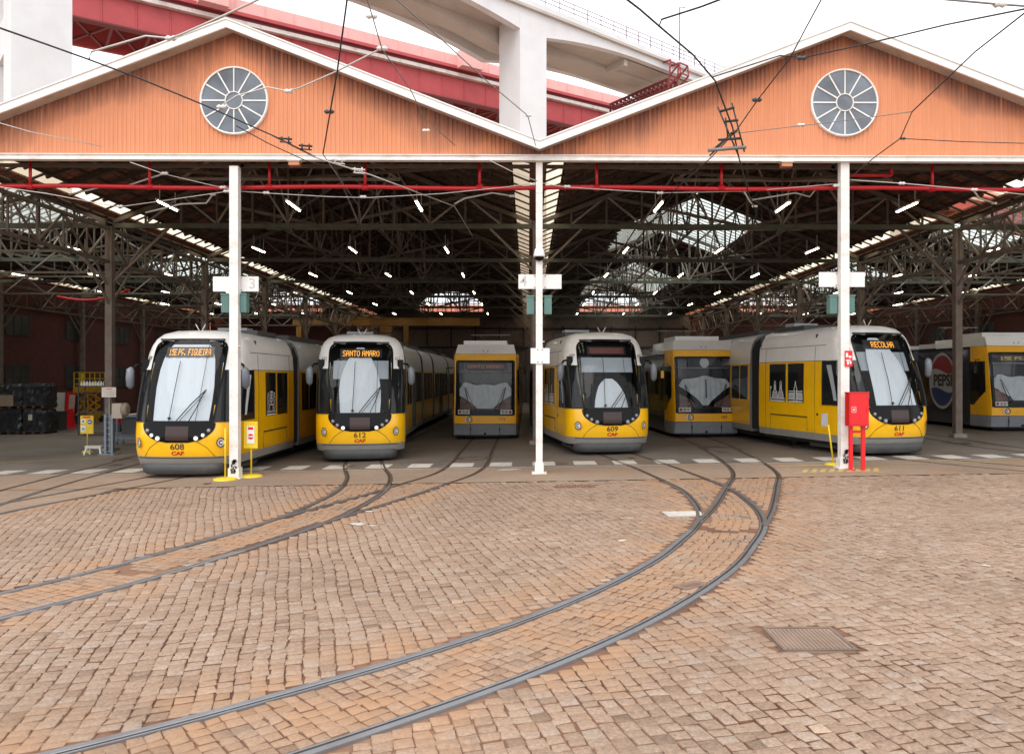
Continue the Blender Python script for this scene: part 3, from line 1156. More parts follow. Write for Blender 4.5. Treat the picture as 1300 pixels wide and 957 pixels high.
# roofs
roof_strips = []
SKY = {6.95: [(15.8, 25.5), (36, 48)], -20.85: [(4, 20), (30, 44)], -6.95: [], 20.85: [(8, 24), (34, 48)]}
M_STRIP = clear('cream_skylight', (1.0, .93, .80), 1.1)
M_LANT = clear('lantern_glass', (.92, .96, .93), 1.15)
for c in CEN:
    tiles = MB()
    strip = MB()
    LANT = []
    for sgn in (-1, 1):
        def quad(mb, u0, u1, y0, y1, mi=0, th=.06):
            # u measured from the valley up the slope, horizontally
            xs = [c + sgn * (BAY / 2 - u) for u in (u0, u1)]
            zs = [ZV + (ZR - ZV) * u / (BAY / 2) for u in (u0, u1)]
            mb.prism([(xs[0], y0, zs[0]), (xs[1], y0, zs[1]), (xs[1], y0, zs[1] + th), (xs[0], y0, zs[0] + th)], (0, y1 - y0, 0), mi)
        quad(tiles, .0, .22, -.4, YB + .4)
        quad(strip, .22, .66, .6, YB, th=.01)
        quad(tiles, .22, .66, -.4, .6)
        quad(tiles, .66, 3.9, -.4, YB + .4)
        segs = SKY[c]
        y = -.4
        for (a, e) in segs:
            quad(tiles, 3.9, 6.945, y, a)
            lant = MB()
            quad(lant, 3.9, 6.945, a, e, th=.01)
            LANT.append(lant)
            y = e
        quad(tiles, 3.9, 6.945, y, YB + .4)
    rf = tiles.build('roof', M_TILE, depot)
    strip.build('valley_skylight', M_STRIP, rf)
    for lant in LANT:
        lant.build('ridge_skylight', M_LANT, rf)
    # purlins, rafters and glazing bars
    p = MB()
    for sgn in (-1, 1):
        u = .76
        while u < 6.9:
            x = c + sgn * (BAY / 2 - u)
            z = zroof(x) - .05
            cuts = [.1]
            if u > 3.8:
                for a_, e_ in SKY[c]:
                    cuts += [a_, e_]
            cuts.append(YB)
            for q0, q1 in zip(cuts[::2], cuts[1::2]):
                p.beam((x, q0, z), (x, q1, z), .06, .09)
            u += .56
        y = .45
        k = 0
        while y < YB:
            big = (k % 4 == 0)
            x0, x1 = c + sgn * (BAY / 2 - .70), c + sgn * .05
            if any(a_ < y < e_ for a_, e_ in SKY[c]):
                x1 = c + sgn * 3.05
            p.beam((c + sgn * (BAY / 2 - .2), y, ZV + .05), (c + sgn * (BAY / 2 - .70), y, zroof(c + sgn * (BAY / 2 - .70)) - .02), .10, .035)
            ww, hh = (.1, .16) if big else (.07, .09)
            p.beam((x0, y, zroof(x0) - .13), (x1, y, zroof(x1) - .13), ww, hh)
            y += .95
            k += 1
    p.build('purlins', M_WOOD, rf)
    for (a, e) in SKY[c]:
        g = MB()
        y = a
        while y < e:
            for sgn in (-1, 1):
                x0, x1 = c + sgn * 3.0, c + sgn * .05
                g.beam((x0, y, zroof(x0) - .01), (x1, y, zroof(x1) - .01), .04)
            y += .5
        g.build('glazing_bars', M_TRUSSL, rf)

# transverse roof trusses
YT = [7.9, 15.5, 23.1, 30.7, 38.3, 45.9]
for c in CEN:
    for i, y in enumerate([.55] + YT):
        b = MB()
        x0, x1 = c - BAY / 2 + .12, c + BAY / 2 - .12
        zc = 7.13
        if i:
            b.beam((x0, y, zc), (x1, y, zc), .13, .15, mi=2)
        else:
            b.beam((x0, y, zc + .02), (x1, y, zc + .02), .08, .08)
        for sgn in (-1, 1):
            b.beam((c + sgn * (BAY / 2 - .12), y, ZV - .16), (c, y, ZR - .22), .11, .13)
            zb = 7.2
            n = 6
            for k in range(1, n):
                u = k * (BAY / 2) / n
                x = c + sgn * (BAY / 2 - u)
                zt = zroof(x) - .2
                b.beam((x, y, zb), (x, y, zt), .06, mi=0)
                x2 = c + sgn * (BAY / 2 - u - (BAY / 2) / n)
                b.beam((x, y, zb) if k % 2 else (x, y, zt), (x2, y, zroof(x2) - .2) if k % 2 else (x2, y, zb), .055, mi=(i % 2))
            # long raking struts from the middle of the tie up the slope
            b.beam((c + sgn * .3, y + .06, 7.2), (c + sgn * 4.6, y + .06, zroof(c + sgn * 4.6) - .2), .09)
        b.beam((c, y, 7.1), (c, y, ZR - .2), .08)
        b.build('roof_truss', [M_TRUSS, M_TRUSSL, M_GREENB], depot)

# lighter collar frames between the main trusses
for c in CEN:
    for y in [4.2, 11.7, 19.3, 26.9, 34.5, 42.1]:
        b = MB()
        for sgn in (-1, 1):
            xa = c + sgn * 4.6
            b.beam((c - sgn * .0, y, 7.75), (xa, y, zroof(xa) - .25), .075, mi=0)
            b.beam((c, y, 9.7), (c + sgn * 3.0, y + .02, 7.78), .06, mi=1)
        b.beam((c - 3.1, y, 7.75), (c + 3.1, y, 7.75), .07, mi=1)
        b.build('collar_frame', [M_TRUSS, M_TRUSSL], depot)
    # lattice along the ridge
    b = MB()
    L0 = 8.0
    for dx in (-1.6, 1.6):
        X = c + dx
        zt = zroof(X) - .25
        b.beam((X, 7.9, 7.22), (X, YB, 7.22), .07)
        b.beam((X, 7.9, zt), (X, YB, zt), .07)
        y = 7.9
        k = 0
        while y < YB - 1:
            b.beam((X, y, 7.22), (X, y, zt), .045, mi=0)
            b.beam((X, y, 7.22 if k % 2 else zt), (X, y + 1.9, zt if k % 2 else 7.22), .05, mi=k % 3 == 0)
            y += 1.9
            k += 1
    b.build('ridge_lattice', [M_TRUSS, M_TRUSSL], depot)

# inner columns, lengthwise lattice girders and knee braces
for X in (-27.5, -13.9, 0, 13.9, 27.5):
    if X:
        b = MB()
        zt, zb = 7.02, 5.95
        b.beam((X, .2, zt), (X, YB, zt), .1)
        b.beam((X, .2, zb), (X, YB, zb), .1)
        y = .3
        k = 0
        while y < YB - 1.2:
            b.beam((X, y, zb), (X, y, zt), .05)
            b.beam((X, y, zb if k % 2 else zt), (X, y + 1.25, zt if k % 2 else zb), .055, mi=1 if k % 4 == 1 else 0)
            y += 1.25
            k += 1
        b.build('lattice_girder', [M_TRUSS, M_TRUSSL], depot)
    for y in YT:
        b = MB()
        g0 = gz(X)
        s = .13
        if X:
            b.beam((X, y, g0), (X, y, 7.1), s * 1.7, s * 1.7)
            for e in (-1, 1):
                b.beam((X, y, 4.5), (X, y + e * 1.5, 5.95), .07)
                b.beam((X - .04, y, 5.1), (X - .04, y + e * .9, 5.95), .05)
                if abs(X) < 20:
                    b.beam((X, y, 5.2), (X + e * 1.9, y, 7.05), .07)
        else:
            b.beam((X, y, g0), (X, y, 7.3), s * 1.6, s * 1.6)
            for e in (-1, 1):
                b.beam((X, y, 5.6), (X + e * 1.5, y, 7.05), .07)
        b.box((X, y, g0 + .06), (.42, .42, .12), mi=1)
        b.build('inner_column', [mat('column_brown_grey', (.16, .125, .105), .65, var=.2, dirt=(.26, .24, .21), dirt_amt=.5), M_TRUSSL], depot)

# extra lattice seen in the outer aisles
for c in (-20.85, 20.85):
    for y in (11.7, 19.3, 26.9, 34.5, 42.1):
        b = MB()
        x0, x1 = c - BAY / 2, c + BAY / 2
        b.beam((x0, y, 6.9), (x1, y, 6.9), .08)
        b.beam((x0, y, 6.1), (x1, y, 6.1), .08)
        n = 14
        for k in range(n):
            xa = x0 + BAY * k / n
            xb = x0 + BAY * (k + 1) / n
            b.beam((xa, y, 6.1 if k % 2 else 6.9), (xb, y, 6.9 if k % 2 else 6.1), .05, mi=k % 2)
        b.build('aisle_girder', [M_TRUSS, M_TRUSSL], depot)

# rear wall with arched lunettes
b = MB()
LB, LH, LW = 7.85, 1.8, 2.95


def arch(dx):
    return LB + LH * sqrt(max(0, 1 - (dx / LW) ** 2))


for c in CEN:
    mi = 1 if abs(c) > 10 else 0
    b.box((c, YB + .1, 3.9 - .3), (BAY, .2, 7.9 + .0 - .0), mi=mi)
    n = 40
    for k in range(n):
        xa, xb = c - BAY / 2 + BAY * k / n, c - BAY / 2 + BAY * (k + 1) / n
        za, zb = zroof(xa) + .05, zroof(xb) + .05
        m_ = (xa + xb) / 2 - c
        if abs(m_) < LW:
            la, lb = arch(min(LW, abs(xa - c))), arch(min(LW, abs(xb - c)))
            if za > la:
                b.prism([(xa, YB, la), (xb, YB, lb), (xb, YB, zb), (xa, YB, za)], (0, .2, 0), mi)
            b.prism([(xa, YB, 7.55), (xb, YB, 7.55), (xb, YB, LB), (xa, YB, LB)], (0, .2, 0), mi)
        else:
            b.prism([(xa, YB, 7.55), (xb, YB, 7.55), (xb, YB, zb), (xa, YB, za)], (0, .2, 0), mi)
rw = b.build('rear_wall', [M_BWALL, M_MAROON], depot)
for c in CEN:
    g = MB()
    for k in range(-7, 8):
        x = c + k * .39
        g.beam((x, YB - .03, LB), (x, YB - .03, arch(min(LW - .01, abs(x - c)))), .04 if k % 3 else .07)
    for z in (LB, LB + .45, LB + .9, LB + 1.35):
        h = LW * sqrt(max(0, 1 - ((z - LB) / LH) ** 2))
        g.beam((c - h, YB - .03, z), (c + h, YB - .03, z), .04)
    pp = [(c + LW * cos(t), YB - .03, LB + LH * sin(t)) for t in np.linspace(0, pi, 17)]
    for p, q in zip(pp[:-1], pp[1:]):
        g.beam(p, q, .08)
    g.build('lunette_window', M_TRUSS, depot)

# fittings of the rear wall: doors, panels, a dark ledge
b = MB()
for c in CEN[1:3]:
    for k in range(-3, 4):
        x = c + k * 1.95
        b.box((x, YB - .06, 2.3), (1.8, .08, 4.4), mi=0)
        for e in (-.6, 0, .6):
            b.box((x + e, YB - .12, 2.3), (.05, .04, 4.4), mi=1)
    b.box((c, YB - .12, 4.75), (13.4, .16, .18), mi=1)
    b.box((c, YB - .1, 6.4), (13.4, .12, .12), mi=1)
    for k in range(-3, 4):
        b.box((c + k * 2.1, YB - .1, 5.7), (.1, .12, 1.9), mi=1)
b.build('rear_doors', [mat('rear_door_paint', (.095, .07, .06), .7, var=.3), mat('dark_frame', (.03, .026, .024), .7)], depot)

# side walls with window rows
M_WINP = mat('pale_wall_pane', (.06, .06, .056), .3, var=.5, scale=1.2)
for s in (-1, 1):
    b = MB()
    b.box((s * 27.95, YB / 2, 3.6), (.2, YB, 7.9))
    wl = b.build('side_wall', M_MAROON, depot)
    for y in (6, 12.5, 19, 25, 30.5, 36, 42, 47.5):
        for z, h in ((2.2, 1.3), (5.0, 1.1)):
            f = MB()
            X = s * 27.83
            f.box((X, y, z), (.06, 2.0, h), mi=1)
            for e in (-1, -.33, .33, 1):
                f.box((X - s * .04, y + e, z), (.06, .06, h + .06))
            for e in (-.5, 0, .5):
                f.box((X - s * .045, y, z + e * h), (.05, 2.05, .05))
            f.build('window', [M_DG, M_WINP], wl)

# ------------------------------------------------------------------ pipework and lamps
b = MB()
xs = np.linspace(-27.5, 27.5, 80)
b.tube([(x, .32, 6.6 + .02 * sin(x)) for x in xs], .052, 8)
for px_ in (42, 192, 343, 464, 609, 758, 917, 1187):
    X = CAM.x + (px_ - PXC) / FPX * 18.5 + .18
    b.tube([(X, .32, 6.62), (X, .32, 7.2)], .035, 8)
    b.lathe((X, .32, 6.6), [(.07, -.07), (.07, .07)], 'X', 10)
o = b.build('sprinkler_pipe', M_REDP)
tag(o, 'long red pipe hung from stubs just behind the front beam', 'pipe')
b = MB()
b.tube([(7.25, .55, 6.97), (8.35, .55, 6.97)], .045, 8)
b.tube([(8.35, .55, 6.97), (8.35, .55, 7.25)], .04, 8)
tag(b.build('branch_pipe', M_REDP), 'short red pipe above the long one, right of the post with the red cabinet', 'pipe')
b = MB()
pp = [(-19.9 + k * .5, 15.2, 5.55 - .28 * sin(k / 6 * pi) + .05 * k) for k in range(7)]
b.tube(pp, .05, 8)
tag(b.build('sagging_pipe', M_REDP), 'red sagging hose pipe high in the left part of the shed', 'pipe')

tube_m = emit('fluorescent_tube', (1.0, .88, .66), 24.0)
first = None
k_ = 0
rows = {-20.85: 'far left', -6.95: 'left gable', 6.95: 'right gable', 20.85: 'far right'}
for c in CEN:
    for dx in (-3.5, 0.05, 3.6):
        for i in range(6):
            y = 4.4 + 7.6 * i
            if first is None:
                root = thing('ceiling_lamp', '', 'ceiling lamp')
                h = MB(); h.box((0, 0, .04), (.09, 1.36, .05)); h.beam((0, -.5, .08), (0, -.5, .5), .015); h.beam((0, .5, .08), (0, .5, .5), .015)
                h.build('lamp_housing', M_WPL, root)
                t = MB(); t.box((0, 0, -.005), (.032, 1.25, .026))
                t.build('lamp_tube', tube_m, root)
                first = root
            else:
                root = first.copy(); COL.objects.link(root)
                for ch in first.children:
                    q = ch.copy(); COL.objects.link(q); q.parent = root
            root.location = (c + dx, y, 7.0 if i % 2 else 7.03)
            root.rotation_euler = (0, 0, R.uniform(-.03, .03))
            rowname = {-3.5: 'left row', .05: 'middle row', 3.6: 'right row'}[dx]
            order = ['nearest', 'second', 'third', 'fourth', 'fifth', 'farthest'][i]
            root['label'] = '%s fluorescent lamp of the %s under the %s roof' % (order, rowname, rows[c])
            root['group'] = 'fluorescent lamps under the shed roofs'
# ------------------------------------------------------------------ modern trams
ZK = [.30, .45, .62, .95, 1.25, 1.6, 2.0, 2.5, 2.9, 3.1, 3.25, 3.37, 3.45, 3.49, 3.50]
WK = [1.17, 1.19, 1.2, 1.2, 1.2, 1.2, 1.2, 1.19, 1.165, 1.12, 1.05, .93, .72, .38, .01]
YK = [.16, .09, .04, .0, .04, .14, .28, .48, .66, .76, .86, .99, 1.22, 1.7, 2.2]
LK = [.80, .80, .80, .80, .78, .76, .74, .72, .70, .68, .66, .62, .55, .4, .2]
NE = 2.7
ZJ = 5.0          # length of the leading car body


def sp(z):
    return np.interp(z, ZK, WK), np.interp(z, ZK, YK), np.interp(z, ZK, LK)


def surf(x, z, off=0.0):
    w_, y0, L_ = sp(z)
    w_ += off
    y0 -= off
    r = min(abs(x) / w_, .9995)
    return y0 + L_ * (1 - (1 - r ** NE) ** (1 / NE))


def front_pt(x, z, off):
    return (x, surf(x, z, off), z)


ZT, ZM, ZB_ = 3.25, 2.74, 1.27


def wloop(ins, nb=10, nv=14, na=12):
    zb, zt = ZB_ + ins, ZT - ins
    H = zt - ZM
    right = []
    for k in range(nv + 1):
        z = zb + (ZM - zb) * k / nv
        right.append((.80 + .07 * min(1, (z - 1.27) / 1.0) - ins, z))
    hw = right[-1][0]
    for k in range(1, na + 1):
        a = pi / 2 * k / na
        right.append((hw * cos(a) ** .42, ZM + H * sin(a) ** .42 if k < na else zt))
    return right


def win_half(z, ins):
    zb, zt = ZB_ + ins, ZT - ins
    if z < zb or z > zt:
        return -1
    hw = .80 + .07 * min(1, (z - 1.27) / 1.0) - ins
    if z <= ZM:
        return hw
    q = (z - ZM) / (zt - ZM)
    return hw * (1 - q ** 4.76) ** (1 / 4.76)


def loft_ring(z, ys_side, nth=44):
    w_, y0, L_ = sp(z)
    pts = []
    for y in ys_side:
        pts.append((-w_, y, z))
    for k in range(nth + 1):
        t = -pi / 2 + pi * k / nth
        s_ = sin(t)
        pts.append((w_ * (1 if s_ > 0 else -1) * abs(s_) ** (2 / NE), y0 + L_ * (1 - abs(cos(t)) ** (2 / NE)), z))
    for y in reversed(ys_side):
        pts.append((w_, y, z))
    return pts


def skyline(b, u0, u1, v0, fn, kind, s=.012):
    """thin white line drawing of monuments on a window"""
    W = u1 - u0

    def ln(a, c, t=s):
        d = Vector((c[0] - a[0], c[1] - a[1]))
        if d.length == 0:
            return
        n = Vector((-d.y, d.x)).normalized() * t
        b.face([fn(a[0] - n.x, a[1] - n.y), fn(c[0] - n.x, c[1] - n.y), fn(c[0] + n.x, c[1] + n.y), fn(a[0] + n.x, a[1] + n.y)])
    ln((u0, v0), (u1, v0), s * 1.4)
    ln((u0, v0 + .07), (u1, v0 + .07))
    if kind == 0:      # two spires over arcades
        for cx in (.27, .66):
            x = u0 + W * cx
            for e in (-1, 1):
                ln((x + e * W * .2, v0 + .07), (x + e * W * .13, v0 + .26))
                ln((x + e * W * .13, v0 + .26), (x + e * W * .05, v0 + .33))
                ln((x + e * W * .06, v0 + .33), (x + e * W * .045, v0 + .55))
                ln((x + e * W * .045, v0 + .55), (x, v0 + .6))
                ln((x + e * W * .03, v0 + .3), (x + e * W * .03, v0 + .5))
            for k in range(5):
                ln((x - W * .13 + k * W * .065, v0 + .08), (x - W * .13 + k * W * .065, v0 + .24))
            ln((x - W * .13, v0 + .26), (x + W * .13, v0 + .26))
            ln((x - W * .05, v0 + .42), (x + W * .05, v0 + .42))
        ln((u1 - .03, v0), (u1 - .03, v0 + .42))
        ln((u1 - .08, v0 + .4), (u1, v0 + .4), .03)
    elif kind == 1:    # colonnade with central tower
        x = (u0 + u1) / 2
        for e in (-1, 1):
            ln((x + e * W * .1, v0), (x + e * W * .1, v0 + .38))
            ln((x + e * W * .1, v0 + .38), (x + e * W * .04, v0 + .44))
            ln((x + e * W * .04, v0 + .44), (x, v0 + .6))
            ln((x + e * W * .12, v0 + .3), (x + e * W * .48, v0 + .3))
            ln((x + e * W * .12, v0 + .24), (x + e * W * .48, v0 + .24))
            for k in range(6):
                q = x + e * W * (.15 + .062 * k)
                ln((q, v0 + .07), (q, v0 + .24), s * 1.1)
            ln((x + e * W * .05, v0 + .1), (x + e * W * .05, v0 + .34))
    else:              # trees and blocks
        for cx in (.16, .84):
            x = u0 + W * cx
            for j in range(5):
                r = .05 + .02 * (j % 2)
                zc = v0 + .12 + j * .1
                for a in range(6):
                    t0, t1 = a * pi / 3, (a + 1) * pi / 3
                    ln((x + r * cos(t0), zc + r * sin(t0)), (x + r * cos(t1), zc + r * sin(t1)))
        x = u0 + W * .5
        for (a, c, d, e) in ((-.1, .1, .5, .6), (-.1, .1, .34, .44), (-.13, .13, .08, .26)):
            ln((x + a, v0 + d), (x + c, v0 + d)); ln((x + a, v0 + e), (x + c, v0 + e))
            ln((x + a, v0 + d), (x + a, v0 + e)); ln((x + c, v0 + d), (x + c, v0 + e))
        ln((x, v0 + .26), (x, v0 + .6), .02)


def modern_tram(number, dest, refl_shape, label, x, y, yaw, steer, lights, xrel=None):
    """origin: ground under the nose, nose towards -Y. yaw: heading of the leading car; steer: how the next cars swing back"""
    t = thing('modern_tram', label, 'tram', (x, y, gz(x)), yaw, 'modern yellow and white trams')
    side = [ZJ, 4.55, 4.0, 3.2, 2.5, 1.9]
    zl = sorted(set(list(np.linspace(.30, .50, 3)) + list(np.linspace(.50, 1.27, 9)) + list(np.linspace(1.27, 2.5, 16)) + list(np.linspace(2.5, 3.24, 14)) + [3.3, 3.37, 3.42, 3.45, 3.475, 3.49, 3.5]))
    rows = [loft_ring(z, side) for z in zl]

    def skip(c):
        return c[1] < 1.4 and abs(c[0]) < win_half(c[2], .035)
    body = MB()
    body.grid(rows, skip=skip, flip=False, mif=lambda c: 2 if c[2] < .50 else (0 if c[2] < 2.5 else 1))
    bd = body.build('body', [M_YEL, M_TW, M_TG], t)
    # rear end plate of the leading car and the seams of the bumper
    b = MB()
    b.box((0, ZJ - .04, 1.85), (2.3, .04, 2.9))
    b.build('end_frame', M_DG, t)
    s = MB()
    for sgn in (-1, 1):
        pts = [front_pt(sgn * xx, zz, .003) for xx, zz in ((.42, .86), (.52, .80), (.66, .70), (.76, .56), (.80, .50))]
        s.tube(pts, .006, 4)
    pts = [front_pt(xx, .47, .003) for xx in np.linspace(-1.0, 1.0, 21)]
    s.tube(pts, .008, 4)
    s.build('panel_seams', M_RUB, bd)
    for sgn in (-1, 1):
        s = MB()
        for z in (2.5, 2.93):
            s.beam((sgn * (sp(z)[0] + .002), 1.5, z), (sgn * (sp(z)[0] + .002), ZJ - .05, z), .012)
        for yy in (1.98, 4.6):
            s.tube([(sgn * (sp(z)[0] + .002), yy, z) for z in (.5, 1.3, 2.0, 2.5, 2.9)], .006, 4)
        s.beam((sgn * 1.203, 2.35, .92), (sgn * 1.203, 4.3, .92), .014, .035)
        s.tube([(sgn * 1.203, 2.35, .92), (sgn * 1.203, 2.35, .5)], .005, 4)
        s.tube([(sgn * 1.203, 4.3, .92), (sgn * 1.203, 4.3, .5)], .005, 4)
        s.build('side_seams', M_RUB, bd)
    # front apron below the bumper and bogie skirts
    b = MB()
    rows = []
    for z, ww, y0 in ((.08, .93, .16), (.12, .97, .1), (.30, 1.0, .08), (.33, .98, .12)):
        r = []
        for k in range(25):
            a = -pi / 2 + pi * k / 24
            r.append((ww * (1 if sin(a) > 0 else -1) * abs(sin(a)) ** .5, y0 + .55 * (1 - abs(cos(a)) ** .7), z))
        rows.append(r)
    b.grid(rows, sm=True)
    b.box((0, 1.6, .2), (1.9, 2.0, .2))
    b.build('front_apron', M_APR, t)
    b = MB()
    b.box((0, 3.0, .29), (2.0, 4.0, .2))
    for yy in (2.6, 4.1):
        for sgn in (-1, 1):
            b.lathe((sgn * .47, yy, .29), [(.28, -.06), (.28, .06)], 'X', 20)
    b.build('bogie', M_RUB, t)
    # windscreen frame, glass
    lo, li = wloop(0), wloop(.045)
    fr = MB()
    for sgn in (-1, 1):
        ro = [front_pt(sgn * p[0], p[1], .012) for p in lo]
        ri = [front_pt(sgn * p[0], p[1], .012) for p in li]
        rb = [front_pt(sgn * p[0], p[1], -.03) for p in li]
        fr.grid([ro, ri, rb], sm=False)
    fr.grid([[front_pt(u * .80, ZB_, .012) for u in np.linspace(-1, 1, 17)], [front_pt(u * .755, ZB_ + .045, .012) for u in np.linspace(-1, 1, 17)]], sm=False)
    fb = fr.build('windscreen_frame', M_BLK, t)
    gl = MB()
    rows = []
    for z in np.linspace(ZB_ + .03, ZT - .045, 24):
        h_ = max(.3, win_half(z, .03))
        rows.append([front_pt(u * h_, z, .004) for u in np.linspace(-1, 1, 21)])
    gl.grid(rows)
    gl.build('windscreen', M_GLASS, t)
    # dark lower mask with the lamps
    mk = MB()
    rows = []
    for k in range(15):
        z = 1.275 - .45 * k / 14
        q = (1.275 - z) / .45
        hw = .83 * (1 - q ** 2.6 * .55) if q < .86 else .83 * (1 - q ** 2.6 * .55) * (1 - ((q - .86) / .14) ** 2 * .35)
        rows.append([front_pt(u * hw, z, .01) for u in np.linspace(-1, 1, 33)])
    mk.grid(rows)
    mask = mk.build('lamp_panel', M_BLK, t)
    pn = MB()
    rows = []
    for z in np.linspace(.88, 1.2, 5):
        rows.append([front_pt(u, z, .016) for u in np.linspace(-.26, .26, 9)])
    pn.grid(rows)
    pn.build('coupler_cover', M_BROWN, mask)
    for sgn in (-1, 1):
        for j, (xx, zz, rr) in enumerate(((.70, 1.10, .038), (.585, .995, .04), (.435, .925, .05))):
            b = MB()
            yy = surf(xx * sgn, zz, .01)
            b.lathe((sgn * xx, yy, zz), [(rr + .014, .03), (rr + .014, -.012), (rr, -.02)], 'Y', 16)
            rim = b.build('lamp_rim', M_DG, mask)
            b = MB()
            b.lathe((sgn * xx, yy - .018, zz), [(rr, .0), (rr * .75, -.014), (rr * .2, -.02)], 'Y', 16)
            on = (j == 2 and lights >= 1) or (j == 1 and lights >= 2)
            b.build('headlight', M_LAMPG if on else M_LAMPO, t)
    # cab side glass wrapping the corner, the black band above it
    for sgn in (-1, 1):
        b = MB()
        rows = []
        for z in np.linspace(1.30, 2.50, 13):
            w_, y0, L_ = sp(z)
            r = []
            for k in range(21):
                a0_ = math.asin(min(.95, ((.80 + .07 * min(1, (z - 1.27) / 1.0) - .03) / w_) ** (NE / 2)))
                a = a0_ + (pi / 2 - a0_) * k / 20
                r.append((sgn * (w_ + .010) * sin(a) ** (2 / NE), y0 - .010 + L_ * (1 - max(0.0, cos(a)) ** (2 / NE)), z))
            y1 = y0 + L_
            ye = 1.62
            for k in range(1, 5):
                r.append((sgn * (w_ + .010), y1 + (ye - y1) * k / 4, z))
            rows.append(r)
        b.grid(rows)
        cw = b.build('cab_window', M_WINB, t)
        b = MB()
        q = [r_[24] for r_ in rows]
        b.tube(q, .014, 5)
        b.tube([(p[0] + sgn * .004, p[1], p[2]) for p in rows[0]], .012, 5)
        b.tube([(p[0] + sgn * .004, p[1] + .0, p[2]) for p in [r_[9] for r_ in rows]], .02, 5)
        b.build('window_seal', M_RUB, cw)
        # white curtain-like reveal behind the corner glass
        b = MB()
        rows2 = []
        for z in np.linspace(1.42, 2.38, 6):
            w_, y0, L_ = sp(z)
            rows2.append([(sgn * (w_ + .016), y0 + L_ * .9 + d, z) for d in (.12 + .05 * (2.38 - z), .3 + .04 * (z - 1.4))])
        b.grid(rows2)
        b.build('corner_blind', M_BLIND if sgn < 0 else M_REFBLIND, cw)
    # side windows
    for sgn in (-1, 1):
        for j, (ya, yb) in enumerate(((2.52, 3.32), (3.46, 4.34))):
            b = MB()
            rows = [[(sgn * (sp(z)[0] + .008), yy, z) for yy in (ya, yb)] for z in (1.32, 1.8, 2.2, 2.44)]
            b.grid(rows, sm=False)
            wn = b.build('side_window', M_WINB, t)
            b = MB()
            for z in (1.32, 2.44):
                b.beam((sgn * 1.205, ya, z), (sgn * 1.205, yb, z), .014)
            for yy in (ya, yb):
                b.beam((sgn * 1.205, yy, 1.32), (sgn * 1.2, yy, 2.44), .014)
            b.build('window_seal', M_RUB, wn)
            b = MB()
            kind = {1: (0, 1), -1: (1, 0)}[sgn]
            fn = (lambda u, v, s_=sgn: (s_ * (sp(v)[0] + .013), u, v))
            if number in ('608',):
                if j == 0:
                    skyline(b, ya + .05, yb - .03, 1.34, fn, 2)
            else:
                skyline(b, ya + .03, yb - .03, 1.34, fn, kind[j])
            if b.f:
                b.build('skyline_decal', M_WHITE, wn)
    # cab inside
    b = MB()
    b.box((0, 2.05, 1.9), (2.2, .05, 2.7), mi=0)
    b.box((0, 1.3, 1.15), (2.0, 1.4, .08), mi=1)
    b.box((0, .95, 1.25), (1.2, .35, .18), mi=1)
    b.box((0, 1.35, 3.22), (1.5, 1.0, .05), mi=0)
    b.box((-.45, 2.0, 1.9), (.6, .04, 1.8), mi=2)
    b.build('cab_interior', [mat('cab_wall', (.045, .045, .048), .7), mat('dashboard', (.035, .035, .04), .5), mat('cab_door', (.2, .2, .2), .6)], t)
    b = MB()
    b.lathe((.0, 1.55, 1.2), [(.2, 0), (.25, .08), (.22, .14)], 'Z', 14)
    b.box((0, 1.75, 1.62), (.42, .1, .7))
    b.box((0, 1.76, 2.08), (.22, .09, .18))
    b.build('driver_seat', M_DG, t)
    # roller blind, and the bright reflection modelled as a pale sheet behind the glass
    b = MB()
    rows = []
    for z in np.linspace(2.22 if refl_shape != 'low' else 2.3, 2.72, 4):
        rows.append([front_pt(u, z, -.11) for u in np.linspace(-.74, .74, 15)])
    b.grid(rows)
    if refl_shape != 'full':
        b.build('roller_blind', M_BLIND, t)
    b = MB()
    rows = []
    if refl_shape == 'tall':
        prof = [(1.32, .52, 0), (1.6, .54, 0), (1.9, .55, -.01), (2.2, .52, -.02), (2.5, .43, -.02), (2.75, .32, -.02), (2.95, .2, -.02), (3.08, .09, -.02)]
    elif refl_shape == 'low':
        prof = [(1.32, .47, .0), (1.5, .45, 0), (1.7, .40, 0), (1.9, .31, -.02), (2.02, .22, -.02), (2.12, .1, -.02)]
    elif refl_shape == 'full':
        prof = [(1.32, .64, .02), (1.7, .66, .02), (2.1, .67, .01), (2.5, .64, .0), (2.75, .60, 0), (3.0, .52, 0), (3.1, .42, 0)]
    else:
        prof = [(1.32, .60, .02), (1.7, .58, .0), (2.1, .54, -.04), (2.5, .47, -.10), (2.8, .36, -.16), (2.98, .26, -.2), (3.1, .13, -.22)]
    for z, hw, ox in prof:
        rows.append([front_pt(ox + u * hw, z, -.06 + .008 * sin(u * 17 + z * 2)) for u in np.linspace(-1, 1, 21)])
    b.grid(rows)
    b.build('windscreen_reflection', M_REFBLIND, t)
    # destination display
    b = MB()
    rows = [[front_pt(u, z, -.035) for u in np.linspace(-.56, .56, 9)] for z in (2.80, 3.04)]
    b.grid(rows)
    ds = b.build('destination_display', mat('display_black', (.015, .012, .012), .4), t)
    if dest:
        wd = min(.98, .098 * len(dest) + .0)
        led_text('display_text', dest, wd, .155, lambda u, v: front_pt(u, 2.915 + v, -.03), M_LED, ds)
    else:
        b = MB()
        b.grid([[front_pt(u, z, -.03) for u in np.linspace(-.5, .5, 9)] for z in (2.83, 3.0)])
        b.build('display_text', mat('display_off_red', (.16, .05, .045), .5), ds)
    # wipers
    b = MB()
    b.tube([front_pt(.25, 1.3, .03), front_pt(.4, 1.62, .04), front_pt(.52, 1.98, .03)], .011, 5)
    b.tube([front_pt(-.02, 1.33, .03), front_pt(.28, 1.72, .035), front_pt(.56, 2.04, .03)], .012, 5)
